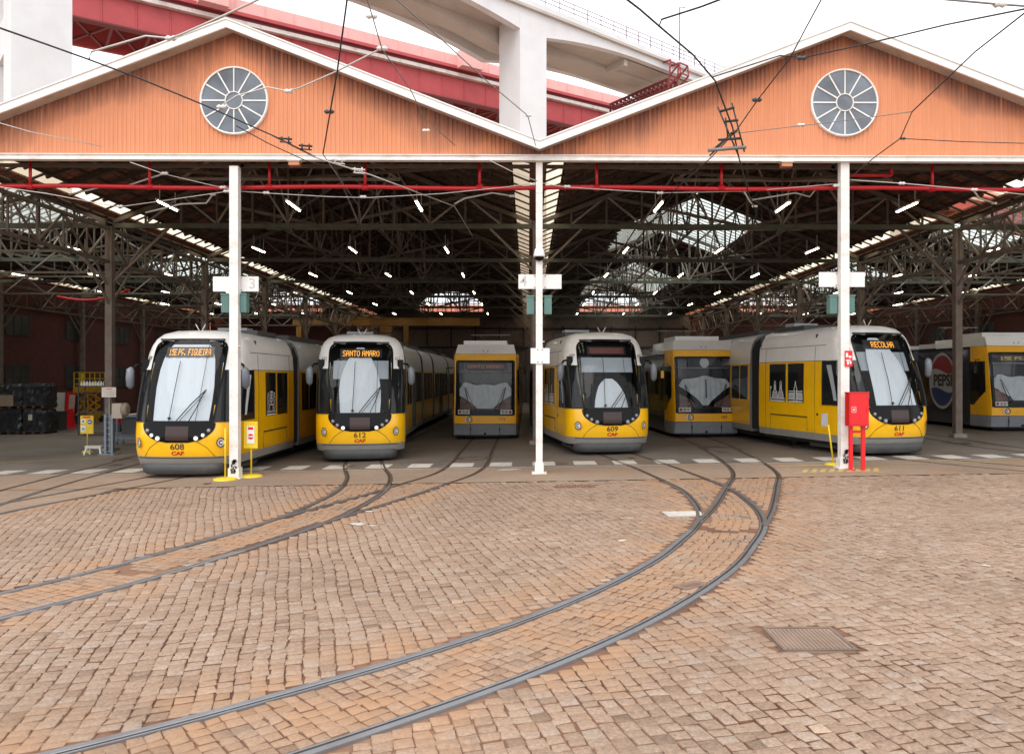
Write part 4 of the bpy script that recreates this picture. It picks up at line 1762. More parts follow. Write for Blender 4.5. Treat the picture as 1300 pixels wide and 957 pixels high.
    b.tube([front_pt(.05, 1.33, .03), front_pt(.33, 1.68, .035), front_pt(.56, 2.0, .03)], .008, 5)
    b.tube([front_pt(-.2, 1.32, .02), front_pt(-.17, 2.0, .02), front_pt(-.15, 2.7, .02)], .008, 5)
    b.tube([front_pt(.4, 1.32, .02), front_pt(.44, 2.0, .02), front_pt(.45, 3.1, .02)], .006, 5)
    b.box(tuple(front_pt(-.19, 1.38, .03)), (.06, .03, .06))
    b.build('wiper', M_RUB, t)
    # mirrors on both sides
    for sgn in (-1, 1):
        b = MB()
        b.box((sgn * 1.06, surf(1.0, 2.6, 0) + .03, 2.62), (.16, .1, .26))
        b.tube([(sgn * 1.08, .95, 2.66), (sgn * 1.25, .72, 2.62), (sgn * 1.33, .64, 2.5)], .03, 7)
        arm = b.build('mirror_arm', M_BLK, t)
        b = MB()
        b.tube([(sgn * 1.33, .62, 2.56), (sgn * 1.35, .60, 2.50), (sgn * 1.36, .60, 2.3), (sgn * 1.36, .62, 2.12), (sgn * 1.35, .63, 2.05)], .08, 12, radii=[.03, .085, .095, .085, .03])
        b.build('mirror', M_MIR, arm)
    # numbers, maker's mark, emblems
    text_obj('fleet_number', number, .19, lambda u, v: front_pt(u, .725 + v, .006), M_NUM, t, bold=.003, sx=1.15)
    text_obj('maker_logo', 'CAF', .12, lambda u, v: front_pt(u + .1 * v, .575 + v, .006), M_REDT, t, bold=.006, sx=1.3)
    for sgn in (-1, 1):
        text_obj('roof_number', number, .12, lambda u, v, s_=sgn: front_pt(s_ * .985 + u * .8, 2.78 + v, .006), M_NUM, t)
        b = MB()
        c0 = Vector(front_pt(sgn * .93, .82, .008))
        nrm = Vector((sgn * .75, -.66, 0)).normalized()
        tx = Vector((-nrm.y, nrm.x, 0)) * 1.0
        def disc(r0, r1, o_, a0=0, a1=2 * pi, n=20, mi=0):
            for k in range(n):
                t0, t1 = a0 + (a1 - a0) * k / n, a0 + (a1 - a0) * (k + 1) / n
                pts = []
                for rr, tt in ((r0, t0), (r1, t0), (r1, t1), (r0, t1)):
                    pts.append(c0 + nrm * o_ + tx * rr * cos(tt) + Vector((0, 0, 1)) * rr * sin(tt))
                b.face(pts, mi)
        disc(0.0, .11, .012)
        disc(.085, .115, .015, 0, 2 * pi, 22, 1)
        disc(.03, .06, .016, .7, 2 * pi - .7, 14, 1)
        b.build('operator_emblem', [M_WHITE, M_DG], t)
        b = MB()
        b.lathe((sgn * 1.2, 1.85, 1.02), [(.035, -.01), (.035, .01)], 'X', 10)
        b.build('door_button', M_BLK, t)
    # aerial and roof gear
    b = MB()
    b.tube([(0, 1.35, 3.4), (-.12, 1.33, 3.62)], .012, 5)
    b.tube([(0, 1.35, 3.4), (.12, 1.33, 3.62)], .012, 5)
    b.build('roof_aerial', M_WPL, t)
    b = MB()
    b.box((0, 4.0, 3.52), (1.5, 1.6, .12), mi=0)
    b.box((-.2, 4.2, 3.62), (.8, .5, .14), mi=1)
    b.build('roof_equipment', [M_DG, M_BLIND], t)
    # following cars: swing back step by step
    px, py, a = 0.0, ZJ, 0.0
    for j, (ln, st) in enumerate(((6.4, steer[0]), (3.4, steer[1]), (6.4, steer[2]), (4.6, steer[3]))):
        # bellows between cars
        a2 = a + radians(st)
        bl = MB()
        for k in range(7):
            f = (k + .5) / 7
            aa = a + (a2 - a) * f
            cx_ = px - sin(aa) * .5 * f
            cy_ = py + cos(aa) * .5 * f
            ww = 1.17 if k % 2 else 1.12
            prof = [(-ww, .4), (-ww, 2.9), (-ww * .9, 3.2), (-ww * .6, 3.4), (ww * .6, 3.4), (ww * .9, 3.2), (ww, 2.9), (ww, .4)]
            ring = [Vector((cx_ + p[0] * cos(aa), cy_ + p[0] * sin(aa), p[1])) for p in prof]
            bl.prism(ring, (-sin(aa) * .07, cos(aa) * .07, 0))
        bl.build('bellows', M_RUB, t)
        px, py = px - sin(a2) * .5, py + cos(a2) * .5
        a = a2
        zz = [.30, .5, .9, 1.30, 1.9, 2.44, 2.5, 2.9, 3.1, 3.25, 3.37, 3.45, 3.49, 3.5]
        wm = MB()
        ys = [0, .1, .12, ln - .12, ln - .1, ln]

        def P(xl, yl, z):
            return (px + xl * cos(a) - yl * sin(a), py + xl * sin(a) + yl * cos(a), z)
        prof = [(-sp(z)[0], z) for z in zz] + [(sp(z)[0], z) for z in reversed(zz)]
        rows = [[P(p[0], yy, p[1]) for p in prof] for yy in ys]
        i0 = len(wm.f)
        wm.grid(rows, sm=True, flip=False)
        nn_ = len(prof) - 1
        for r_ in range(len(ys) - 1):
            for k in range(nn_):
                z = (prof[k][1] + prof[k + 1][1]) / 2
                edge = r_ in (0, len(ys) - 2)
                wm.mi[i0 + r_ * nn_ + k] = 3 if edge else (2 if z < .5 else (0 if z < 2.5 else 1))
        wm.face([P(p[0], 0, p[1]) for p in prof], 3)
        wm.face([P(p[0], ln, p[1]) for p in reversed(prof)], 3)
        car = wm.build('car_body', [M_YEL, M_TW, M_TG, M_LINK], t)
        # doors and windows on both flanks
        if ln > 6:
            lay = [('window', .3, 1.05), ('window', 1.15, 1.95), ('door', 2.15, 3.45), ('window', 3.6, 4.4), ('window', 4.5, 5.2), ('window', 5.3, 6.1)]
        elif ln > 4:
            lay = [('window', .3, 1.2), ('window', 1.32, 2.3), ('window', 2.45, 3.3)]
        else:
            lay = [('window', .3, 1.1), ('window', 1.2, 2.2), ('window', 2.3, 3.1)]
        for sgn in (-1, 1):
            for kd, ya, yb in lay:
                z0_, z1_ = (1.32, 2.44) if kd == 'window' else (.48, 2.46)
                bb = MB()
                q = 1.208
                bb.face([P(sgn * q, ya, z0_), P(sgn * q, yb, z0_), P(sgn * (q - .008), yb, z1_), P(sgn * (q - .008), ya, z1_)])
                if kd == 'door':
                    m_ = (ya + yb) / 2
                    for e in (ya, m_, yb):
                        bb.beam(P(sgn * (q + .004), e, z0_), P(sgn * (q - .004), e, z1_), .03, mi=1)
                bb.build('side_window' if kd == 'window' else 'door', [M_WINB, M_DG], car)
        bb = MB()
        bb.beam(P(0, .4, .25), P(0, ln - .4, .25), 1.9, .25)
        bb.build('underframe', M_RUB, car)
        bb = MB()
        bb.beam(P(0, .8, 3.54), P(0, ln - .8, 3.54), 1.3, .14)
        bb.build('roof_equipment', M_DG, car)
        px, py = P(0, ln, 0)[0], P(0, ln, 0)[1]
    return t


modern_tram('608', '15E PÇ. FIGUEIRA', 'full', 'yellow and white tram 608 with almost its whole windscreen pale, beside the left post', -8.28, .05, 0, (0, 0, 0, 0), 2)
modern_tram('612', 'SANTO AMARO', 'tall', 'yellow and white tram 612 with lit sign and a tall pale arch in its windscreen', -4.72, 2.95, radians(9), (-6, -3, 0, 0), 1)
modern_tram('609', '', 'low', 'yellow and white tram 609 with unlit sign and low pale arch, beside the central post', 2.08, 3.75, radians(8), (-5, -3, 0, 0), 0)
modern_tram('611', 'RECOLHA', 'bell', 'yellow and white tram 611 with line drawings on its windows, behind the red cabinet', 9.36, 2.25, radians(13.5), (-10, -3.5, 0, 0), 0)


# ------------------------------------------------------------------ older boxy trams
def old_tram(number, dest, label, x, y, yaw, body_m, style, wrap):
    t = thing('old_tram', label, 'tram', (x, y, gz(x)), yaw, 'older boxy trams')
    ZF = [.10, .55, .86, 2.8, 3.05]
    YF = [.05, .0, .0, .27, .32]

    def y0(z):
        return float(np.interp(z, ZF, YF))
    FW, BW, CL = 1.12, 1.2, 1.25

    # plan of the cab shell at a height: corner, face edge, face
    def plan(z):
        a = y0(z)
        pts = [(-BW, CL)]
        pts += [(-BW, a + .62), (-FW - .03, a + .2), (-FW + .02, a + .06)]
        for k in range(11):
            u = -1 + 2 * k / 10
            pts.append((u * (FW - .05), a + .07 * abs(u) ** 3))
        pts += [(FW - .02, a + .06), (FW + .03, a + .2), (BW, a + .62), (BW, CL)]
        return [(p[0], p[1], z) for p in pts]
    b = MB()
    zs = [.55, .70, .86] + list(np.linspace(.86, 2.8, 9))[1:] + [2.92, 3.05]
    rows = [plan(z) for z in zs]
    b.grid(rows, sm=False, skip=lambda c: .86 < c[2] < 2.8 and abs(c[0]) < FW - .12 and c[1] < .5)
    b.face([p for p in reversed(plan(3.05))])
    cab = b.build('cab_shell', M_YELO, t)
    b = MB()
    rows = [[(p[0] * 1.012, p[1] - .015, z) for p in plan(z)] for z in (.12, .16, .5, .545)]
    for k, p in enumerate(rows[0]):
        rows[0][k] = (p[0] * .97, p[1] + .05, p[2])
    b.grid(rows, sm=False)
    sk = b.build('grey_skirt', M_OG, t)
    s = MB()
    for u in (-.52, .52):
        s.box((u, y0(.3) - .035, .33), (.016, .02, .42))
        s.box((u, y0(.3) - .04, .36), (.05, .02, .05), mi=0)
    s.box((0, .0, .548), (2.2, .03, .012))
    s.build('skirt_seams', M_RUB, sk)
    # windscreen: black surround, glass, cab inside
    X0 = FW - .12

    def fp(u, z, o=0.0):
        return (u, y0(z) + .07 * (abs(u) / (FW - .05)) ** 3 - o, z)
    fr = MB()
    zb, zt = .86, 2.8
    n = 12
    out = [(-X0 - .03 + (2 * X0 + .06) * k / n, zb - .02) for k in range(n + 1)]
    inn = [(-X0 + .05 + (2 * X0 - .1) * k / n, zb + .17) for k in range(n + 1)]
    fr.grid([[fp(u, z, .008) for u, z in out], [fp(u, z, .008) for u, z in inn]], sm=False)
    out2 = [(u, zt + .03) for u, z in out]
    inn2 = [(u, zt - .04) for u, z in inn]
    fr.grid([[fp(u, z, .008) for u, z in inn2], [fp(u, z, .008) for u, z in out2]], sm=False)
    for sgn in (-1, 1):
        fr.grid([[fp(sgn * (X0 + .03), z, .008), fp(sgn * (X0 - .05), z, .008)] for z in np.linspace(zb - .02, zt + .03, 9)], sm=False)
    fr.build('windscreen_frame', M_BLK, t)
    g = MB()
    g.grid([[fp(u, z, .002) for u in np.linspace(-X0 + .03, X0 - .03, 13)] for z in np.linspace(zb + .15, zt - .02, 8)])
    g.build('windscreen', M_GLASS, t)
    b = MB()
    b.box((0, 1.5, 1.95), (2.2, .05, 2.0), mi=0)
    b.box((0, .75, 1.0), (2.0, .9, .08), mi=1)
    b.box((0, .85, 2.86), (2.0, .9, .04), mi=0)
    b.box((.1, 1.45, 1.95), (.7, .05, 1.5), mi=2)
    b.build('cab_interior', [mat('cab_wall', (.045, .045, .048), .7), mat('dashboard', (.035, .035, .04), .5), M_WINB], t)
    # bright sky reflection modelled as a folded white sheet, pointed in the middle
    b = MB()
    nU, nV = 41, 13
    rows = []
    for j in range(nV):
        v = j / (nV - 1)
        r = []
        for k in range(nU):
            u = -1 + 2 * k / (nU - 1)
            au = abs(u)
            if style == 'vee_refl':
                top = 2.02 - .09 * (1 - au) + .03 * cos(u * 9)
                bot = 1.09 + .62 * max(0, au - .30) ** .8
            else:
                top = 2.13 - .16 * au ** 1.5 + .02 * cos(u * 8)
                bot = 1.12 + .75 * max(0, au - .12) ** .75
            if au > .86:
                top -= (au - .86) * 1.2
            z = bot + (top - bot) * v
            r.append(fp(u * (X0 - .07), z, -.07 - .03 * sin(v * 9 + au * 11) - .02 * sin(u * 31)))
        rows.append(r)
    b.grid(rows)
    b.build('windscreen_reflection', M_REFBLIND, t)
    b = MB()
    for sgn in (-1, 1):
        rr_ = []
        for j in range(6):
            v = j / 5
            r = []
            for k in range(9):
                au = .32 + .64 * k / 8
                bot = 1.06
                top = 1.06 + .62 * max(0, au - .24) ** .85
                r.append(fp(sgn * au * (X0 - .06), bot + (top - bot) * v, -.1 - .03 * sin(v * 8 + au * 14)))
            rr_.append(r)
        b.grid(rr_)
    b.build('brown_reflection', mat('mauve_reflection', (.20, .11, .10), .6, var=.3, scale=5), t)  # reddish brown reflections at both sides, coloured in as surfaces
    if style != 'vee_refl':
        b = MB()
        rows = []
        for z, hw in ((2.42, .03), (2.5, .13), (2.6, .17), (2.7, .14), (2.77, .08)):
            rows.append([fp(u * hw, z, -.06) for u in (-1, -.5, 0, .5, 1)])
        b.grid(rows)
        b.build('reflection_tip', M_REFBLIND, t)  # small upper leaf of the painted reflection
        b = MB()
        b.box(tuple(fp(.02, 1.7, -.03)), (.045, .02, .66), rx=-.13)
        b.build('reflection_gap', M_DG, t)  # dark slit down the middle of the painted reflection
    b = MB()
    b.tube([fp(-X0 + .05, 2.42, .0), fp(0, 2.42, -.03), fp(X0 - .05, 2.42, .0)], .016, 5)
    b.build('blind_rail', M_BLIND, t)
    # wipers
    b = MB()
    for sgn in (-1, 1):
        b.tube([fp(sgn * .45, 1.02, .03), fp(sgn * .62, 1.4, .04), fp(sgn * .74, 1.86, .03)], .013, 5)
        b.tube([fp(sgn * .36, 1.05, .03), fp(sgn * .56, 1.5, .035), fp(sgn * .7, 1.82, .03)], .008, 5)
    b.build('wiper', M_RUB, t)
    # destination sign
    b = MB()
    b.grid([[fp(u, z, -.04) for u in (-.72, 0, .72)] for z in (2.5, 2.7)])
    if style != 'peak':
        ds = b.build('destination_display', mat('display_black', (.015, .012, .012), .4), t)
        led_text('display_text', dest, 1.3, .12, lambda u, v: fp(u, 2.6 + v, -.03), M_LEDY if wrap == 'cola' else M_LEDD, ds)
    # headlights in white housings, emblem, number
    for sgn in (-1, 1):
        b = MB()
        b.grid([[fp(sgn * u, z, .016) for u in (.55, .75, .97)] for z in (.90, 1.05)], sm=False, flip=(sgn > 0))
        b.box(tuple(fp(sgn * .76, .975, .0)), (.42, .03, .15))
        hs = b.build('headlight_housing', mat('lamp_housing_white', (.6, .58, .58), .4), t)
        for k, (u, m_) in enumerate(((.90, mat('lamp_red', (.25, .02, .02), .2)), (.76, M_LAMPO), (.64, M_LAMPO))):
            b = MB()
            b.lathe((sgn * u, y0(.97) + .07 * u ** 3 - .02, .975), [(.055, .0), (.05, -.02), (.02, -.03)], 'Y', 14)
            b.build('headlight', m_, hs)
    b = MB()
    for k in range(24):
        t0, t1 = 2 * pi * k / 24, 2 * pi * (k + 1) / 24
        b.face([fp(-.62, .71, .02), fp(-.62 + .1 * cos(t1), .71 + .1 * sin(t1), .02), fp(-.62 + .1 * cos(t0), .71 + .1 * sin(t0), .02)], 0)
        for cx_, r0, r1, mi in ((-.56, .085, .11, 1), (-.62, .03, .055, 1)):
            b.face([fp(cx_ + r * cos(tt), .71 + r * sin(tt), .026) for r, tt in ((r0, t0), (r1, t0), (r1, t1), (r0, t1))], mi)
    b.build('operator_emblem', [M_WHITE, M_DG], t)
    if number:
        text_obj('fleet_number', number, .13, lambda u, v: fp(.62 + u, .71 + v, .008), M_NUM, t, sx=1.2)
    # cab side windows and lower black wedge
    for sgn in (-1, 1):
        b = MB()
        o = .012
        poly = [(.50, 1.55), (.50 + .0, 2.45), (CL - .02, 2.45), (CL - .02, 1.0), (1.0, 1.0)]
        def sidep(yl, z):
            a = y0(z)
            yl = yl + a * .5
            # along the tapering cheek
            xs = np.interp(yl, [a + .06, a + .2, a + .62, CL], [FW - .02, FW + .03, BW, BW])
            return (sgn * (xs + o), yl, z)
        pts_top = [(.28 + .95 * k / 8, 2.5) for k in range(9)]
        pts_bot = [(.28 + .95 * k / 8, 1.42 - .5 * min(1, k / 6)) for k in range(9)]
        rows = [[sidep(*p) for p in pts_bot], [sidep(p[0], 1.7) for p in pts_bot], [sidep(p[0], 2.1) for p in pts_bot], [sidep(*p) for p in pts_top]]
        b.grid(rows, sm=False)
        b.build('cab_window', M_WINB, t)
        b = MB()
        b.tube([(sgn * (BW + .0), .62, 2.56), (sgn * (BW + .22), .5, 2.56), (sgn * (BW + .25), .5, 2.3)], .018, 6)
        b.box((sgn * (BW + .25), .5, 2.2), (.1, .04, .26))
        b.build('mirror', M_YELO if style == 'peak' else M_BLK, t)
    # roof fairing and box
    b = MB()
    b.prism([(-1.05, .55, 3.07), (1.05, .55, 3.07), (.98, .75, 3.40), (-.98, .75, 3.40)], (0, 3.5, 0), 0)
    rows = [[(-1.1, .36, 3.06), (1.1, .36, 3.06)], [(-1.02, .62, 3.41), (1.02, .62, 3.41)]]
    b.grid(rows, sm=False)
    b.box((-.05, 2.0, 3.49), (1.6, 1.8, .17), mi=0)
    b.build('roof_fairing', M_TW, t)
    b = MB()
    b.tube([(0, .45, 3.05), (-.1, .4, 3.2)], .01, 5)
    b.tube([(0, .45, 3.05), (.1, .4, 3.2)], .01, 5)
    b.build('roof_aerial', M_DG, t)
    # long body behind the cab: three cars with bellows
    yc = CL
    for j, ln in enumerate((5.2, 5.6, 5.2)):
        b = MB()
        zz = [.14, .55, 1.0, 2.5, 2.95, 3.1]
        ww = [1.2, 1.2, 1.2, 1.2, 1.16, 1.02]
        prof = [(-a, z) for a, z in zip(ww, zz)] + [(a, z) for a, z in zip(reversed(ww), reversed(zz))]
        ys = [yc, yc + ln]
        b.grid([[(p[0], yy, p[1]) for p in prof] for yy in ys], sm=False, flip=True)
        b.face([(p[0], yc, p[1]) for p in prof]); b.face([(p[0], yc + ln, p[1]) for p in reversed(prof)])
        car = b.build('car_body', body_m, t)
        for sgn in (-1, 1):
            for a, e, kd in ((3.15 if (j == 0 and wrap == 'cola') else .3, 3.6 if (j == 0 and wrap == 'cola') else 1.6, 'side_window'), (3.7 if (j == 0 and wrap == 'cola') else 3.0, 4.3, 'door'), (4.4, 5.0, 'side_window')):
                b = MB()
                z0_ = 1.25 if kd == 'side_window' else .5
                b.face([(sgn * 1.207, yc + a, z0_), (sgn * 1.207, yc + e, z0_), (sgn * 1.207, yc + e, 2.45), (sgn * 1.207, yc + a, 2.45)])
                b.build(kd, M_WINB, car)
        b = MB()
        b.box((0, yc + ln / 2, .25), (2.0, ln - .4, .3))
        b.build('underframe', M_RUB, car)
        b = MB()
        b.box((0, yc + ln / 2, 3.2), (1.5, ln - .8, .22))
        b.build('roof_equipment', M_TG if wrap != 'cola' else M_TW, car)
        yc += ln
        if j < 2:
            b = MB()
            for k in range(6):
                b.box((0, yc + .04 + k * .08, 1.7), (2.26 if k % 2 else 2.18, .05, 2.7))
            b.build('bellows', M_RUB, t)
            yc += .5
    b = MB()
    b.box((0, 1.2, .12), (1.7, 1.6, .18))
    for sgn in (-1, 1):
        for yy in (1.6, 3.3):
            b.lathe((sgn * .47, yy, .3), [(.3, -.06), (.3, .06)], 'X', 18)
    b.lathe((0, .12, .2), [(.05, -.12), (.05, .1)], 'Y', 8)
    b.build('bogie', M_RUB, t)
    # pantograph folded on the roof
    b = MB()
    b.tube([(-.5, 4.4, 3.35), (-.3, 5.2, 3.75), (-.45, 4.3, 3.95)], .02, 5)
    b.tube([(.5, 4.4, 3.35), (.3, 5.2, 3.75), (.45, 4.3, 3.95)], .02, 5)
    b.tube([(-.8, 4.3, 3.95), (.8, 4.3, 3.95)], .02, 5)
    b.build('pantograph', M_TRUSSL, t)
    if wrap == 'cola':
        X = -1.209
        ycn, zc, r = CL + 2.0, 1.78, 1.08
        ry = .98

        def side(u, v, o=0):        # u to the right as read from the left flank, i.e. towards the cab
            return (X - o, ycn - u, zc + v)
        b = MB()
        N = 48
        wave = lambda u: .10 * sin(u * 3.0)
        for k in range(N):
            u0, u1 = -ry + 2 * ry * k / N, -ry + 2 * ry * (k + 1) / N
            def hh(u):
                return r * sqrt(max(0, 1 - (u / ry) ** 2)) * .93
            for mi, lo_, hi_ in ((0, lambda u: max(-hh(u), min(hh(u), .38 - wave(u))), hh), (1, lambda u: max(-hh(u), min(hh(u), -.36 - wave(u))), lambda u: max(-hh(u), min(hh(u), .38 - wave(u)))), (2, lambda u: -hh(u), lambda u: max(-hh(u), min(hh(u), -.36 - wave(u))))):
                a0, a1, c0, c1 = lo_(u0), lo_(u1), hi_(u0), hi_(u1)
                if c0 - a0 > 1e-4 or c1 - a1 > 1e-4:
                    b.face([side(u0, a0), side(u1, a1), side(u1, c1), side(u0, c0)], mi)
            t0, t1 = 2 * pi * k / N, 2 * pi * (k + 1) / N
            b.face([side(ry * q * cos(tt), r * q * sin(tt), .003) for q, tt in ((.93, t0), (1.03, t0), (1.03, t1), (.93, t1))], 1)
        b.build('round_emblem', [mat('emblem_red', (.24, .015, .022), .4), mat('emblem_white', (.36, .36, .38), .4), mat('emblem_blue', (.014, .03, .13), .4)], t)
        text_obj('brand_lettering', 'PEPSI', .62, lambda u, v: side(u + .05, v - .0, .006), M_NUM, t, bold=.03, sx=1.05)
        text_obj('small_lettering', 'ZERO AÇÚCAR', .16, lambda u, v: side(u + .0, v - 1.3, .004), M_WHITE, t) if False else None
    return t


M_WRAPD = mat('dark_wrap', (.025, .027, .03), .25, var=.3, coat=.4)
M_WRAPN = mat('navy_black_wrap', (.012, .014, .03), .22, var=.2, coat=.5)
old_tram('576', 'SANTO AMARO', 'boxy yellow tram with grey skirt standing deep in the shed, left of the central post', -1.80, 10.3, 0, M_WRAPD, 'vee_refl', 'plain')
old_tram('583', 'SANTO AMARO', 'boxy yellow tram with dark sides between tram 609 and tram 611', 5.95, 9.4, radians(3), M_WRAPD, 'peak', 'plain')
old_tram('', '15E PÇ. FI', 'boxy yellow fronted tram with black side bearing a round red, white and blue emblem', 17.4, 10.0, 0, M_WRAPN, 'vee_refl', 'cola')
# ------------------------------------------------------------------ signs and gear on the front posts
def board(name, x, z, wd, h, y, label, m=M_LITEW):
    b = MB()
    b.box((x, y, z), (wd, .025, h))
    for e in (-1, 1):
        b.box((x + e * wd * .12, y - .016, z + h * .4), (.03, .01, .02), mi=1)
        b.box((x + e * wd * .12, y - .016, z - h * .4), (.03, .01, .02), mi=1)
    o = b.build(name, [m, M_IRON])
    return tag(o, label, 'sign')


s3 = board('track_sign', -6.96, 4.33, 1.04, .34, .13, 'white board with a faded grey 3, fixed across the left post')
text_obj('numeral', '3', .34, lambda u, v: (-6.58 + u, .115, 4.33 + v), M_FADE, s3, bold=.006)
s4 = board('track_sign', .02, 4.39, .99, .33, .11, 'white board with a faded 4, fixed across the central post')
text_obj('numeral', '4', .34, lambda u, v: (-.36 + u, .095, 4.39 + v), M_FADE, s4, bold=.004)
s5 = board('track_sign', 7.0, 4.45, 1.06, .34, .13, 'blank white board fixed across the post with the red cabinet')
board('notice_plate', .02, 2.68, .43, .35, -.11, 'small blank white plate on the front of the central post')

for x, z, post in ((-6.97, 3.88, 'left post'), (.0, 3.84, 'central post'), (6.97, 3.86, 'right post')):
    t = thing('signal_lamp_pair', 'pair of teal lamp housings fixed to the %s below its white board' % post, 'signal lamp', (x, .12, z), 0, 'teal lamp housings on the posts')
    for e in (-1, 1):
        b = MB()
        b.box((e * .2, 0, 0), (.17, .2, .4))
        b.box((e * .2, 0, .21), (.2, .24, .03))
        for k in range(4):
            b.box((e * .2 - .06 + k * .04, -.105, 0), (.01, .012, .36))
        b.build('lamp_housing', M_TEAL, t)
    b = MB()
    b.box((0, .03, .15), (.24, .04, .04)); b.box((0, .03, -.15), (.24, .04, .04))
    b.build('bracket', M_DG, t)

t = thing('dome_camera', 'white dome camera on the front of the central post', 'camera', (0, -.1, 4.98))
b = MB(); b.lathe((0, -.04, 0), [(.06, .16), (.1, .12), (.13, -.02), (.13, -.06)], 'Z', 18); b.box((0, .0, .1), (.14, .14, .06))
b.build('camera_housing', M_LITEW, t)
b = MB(); b.lathe((0, -.04, 0), [(.11, -.06), (.1, -.1), (.06, -.14), (.01, -.155)], 'Z', 18)
b.build('dome', M_BLK, t)

# fire sign, red hydrant cabinet
b = MB()
b.box((7.06, -.115, 2.62), (.17, .02, .36))
o = b.build('fire_sign', M_CAB)
tag(o, 'small red and white fire hose sign on the right post above the cabinet', 'sign')
b = MB()
b.box((7.02, -.128, 2.7), (.05, .004, .1)); b.box((7.09, -.128, 2.66), (.06, .004, .05)); b.box((7.05, -.128, 2.58), (.1, .004, .03)); b.box((7.04, -.128, 2.52), (.04, .004, .08)); b.box((7.1, -.128, 2.53), (.04, .004, .06))
b.build('pictogram', M_WHITE, o)
t = thing('hose_cabinet', 'red fire hose cabinet on two legs in front of the right post', 'fire cabinet', (7.14, -.38, gz(7.1)))
b = MB()
b.box((0, 0, 1.36), (.44, .24, .74))
b.box((0, 0, 1.74), (.47, .27, .02))
b.build('cabinet_box', M_CAB, t)
b = MB()
b.box((-.0, -.126, 1.36), (.40, .012, .68)); b.box((.17, -.137, 1.36), (.02, .02, .1))
dr = b.build('door', M_CAB, t)
b = MB()
for q in ((-.12, 1.42, .1, .012), (-.12, 1.3, .1, .012)):
    b.box((q[0], -.134, q[1]), (q[2], .004, q[3]))
b.box((-.165, -.134, 1.36), (.012, .004, .12)); b.box((-.075, -.134, 1.36), (.012, .004, .12)); b.box((-.12, -.134, 1.36), (.04, .004, .05))
b.build('hose_symbol', mat('pale_pink_symbol', (.7, .45, .45), .5), dr)
for e in (-1, 1):
    b = MB()
    b.beam((e * .14, 0, 0), (e * .14, 0, .99), .075)
    b.box((e * .14, 0, .01), (.14, .14, .02))
    b.build('leg', M_CAB, t)
b = MB(); b.box((0, 0, .86), (.2, .05, .06)); b.build('cross_bar', M_CAB, t)


def stand(x, y, h, label, r=.26, sign=None, lean=0.0, paddle=False):
    t = thing('sign_stand', label, 'sign stand', (x, y, gz(x)))
    b = MB(); b.lathe((0, 0, 0), [(r, 0), (r, .025), (r * .8, .045), (.04, .06)], 'Z', 24)
    b.build('base', M_YP, t)
    b = MB(); b.tube([(0, 0, .04), (lean, 0, h)], .02, 8)
    b.build('pole', M_YP, t)
    if sign:
        b = MB(); b.box((lean, -.03, h - sign[1] / 2), (sign[0], .015, sign[1]))
        p = b.build('sign_plate', M_YP, t)
        return t, p
    if paddle:
        b = MB(); b.box((lean - .1, -.02, h + .12), (.16, .02, .3), rz=.2)
        b.build('paddle', mat('paddle_grey', (.33, .34, .36), .4), t)
    return t, None


x1, y1 = on_ground(286, 609)
stand(x1, y1, 1.16, 'bare yellow pole on a round base in front of tram 608, left of the post')
x1, y1 = on_ground(319, 605)
t, p = stand(x1, y1, 1.28, 'yellow stand with a red and white warning plate, just right of the left post', sign=(.32, .62))
b = MB()
b.box((0, -.042, .97), (.17, .006, .4), mi=0)
b.box((0, -.046, 1.12), (.12, .006, .06), mi=1)
for k in range(9):
    a = -pi / 2 + pi * k / 8
b.lathe((0, -.046, .93), [(.065, .0), (.065, -.004)], 'Y', 20, mi=1)
b.box((0, -.052, .93), (.14, .004, .025), mi=0)
b.build('warning_panel', [M_WHITE, M_CAB], p)
x1, y1 = on_ground(1058, 590)
stand(x1, y1, .95, 'leaning yellow pole with a grey paddle left of the red cabinet', r=.2, lean=-.12, paddle=True)
x1, y1 = on_ground(111, 574)
t, p = stand(x1, y1, 1.18, 'yellow notice with blue and white signs on a thin stand at the far left', sign=(.42, .58), r=.16)
b = MB()
b.box((-.11, -.042, 1.0), (.16, .006, .14), mi=0); b.box((-.11, -.042, .76), (.16, .006, .2), mi=0)
b.lathe((.1, -.042, .98), [(.075, .0), (.075, -.004)], 'Y', 20, mi=1)
b.box((.1, -.048, .98), (.09, .004, .03), mi=0)
b.box((-.11, -.047, 1.0), (.05, .004, .06), mi=2); b.box((-.11, -.047, .75), (.08, .004, .06), mi=3)
b.box((.0, -.042, 1.13), (.24, .006, .05), mi=4)
b.build('notice_panels', [M_WHITE, mat('sign_blue', (.03, .12, .4), .5), M_DG, M_TEAL, M_CAB], p)

# ------------------------------------------------------------------ clutter at the left
def gat(px, py):
    x, y = on_ground(px, py)
    return x, y, gz(x)


x1, y1, z1 = gat(139, 577)
t = thing('control_pedestal', 'grey blue steel pedestal carrying a beige machine head at the left', 'machine', (x1, y1, z1))
b = MB()
for e in (-.1, .1):
    b.beam((e, 0, 0), (e, 0, 1.25), .07, .14)
for k in range(7):
    b.box((0, 0, .1 + k * .18), (.2, .06, .03))
b.box((0, 0, .02), (.5, .4, .04))
b.build('pedestal_frame', M_GREYM, t)
b = MB()
b.box((.3, 0, 1.36), (.3, .3, .46)); b.lathe((.48, 0, 1.4), [(.2, -.06), (.2, .06), (.12, .1)], 'X', 16)
b.build('machine_head', M_BEIGE, t)
x2, y2, z2 = gat(137, 574)
t = thing('sign_post', 'white paper notice on a short post above the grey pedestal', 'sign', (x2 - .05, y2 + .2, z2))
b = MB(); b.beam((0, 0, 0), (0, 0, 1.8), .05); b.build('pole', M_TRUSSL, t)
b = MB(); b.box((0, -.04, 1.92), (.46, .02, .32))
pl = b.build('notice_board', mat('notice_paper', (.75, .66, .6), .6), t)
b = MB()
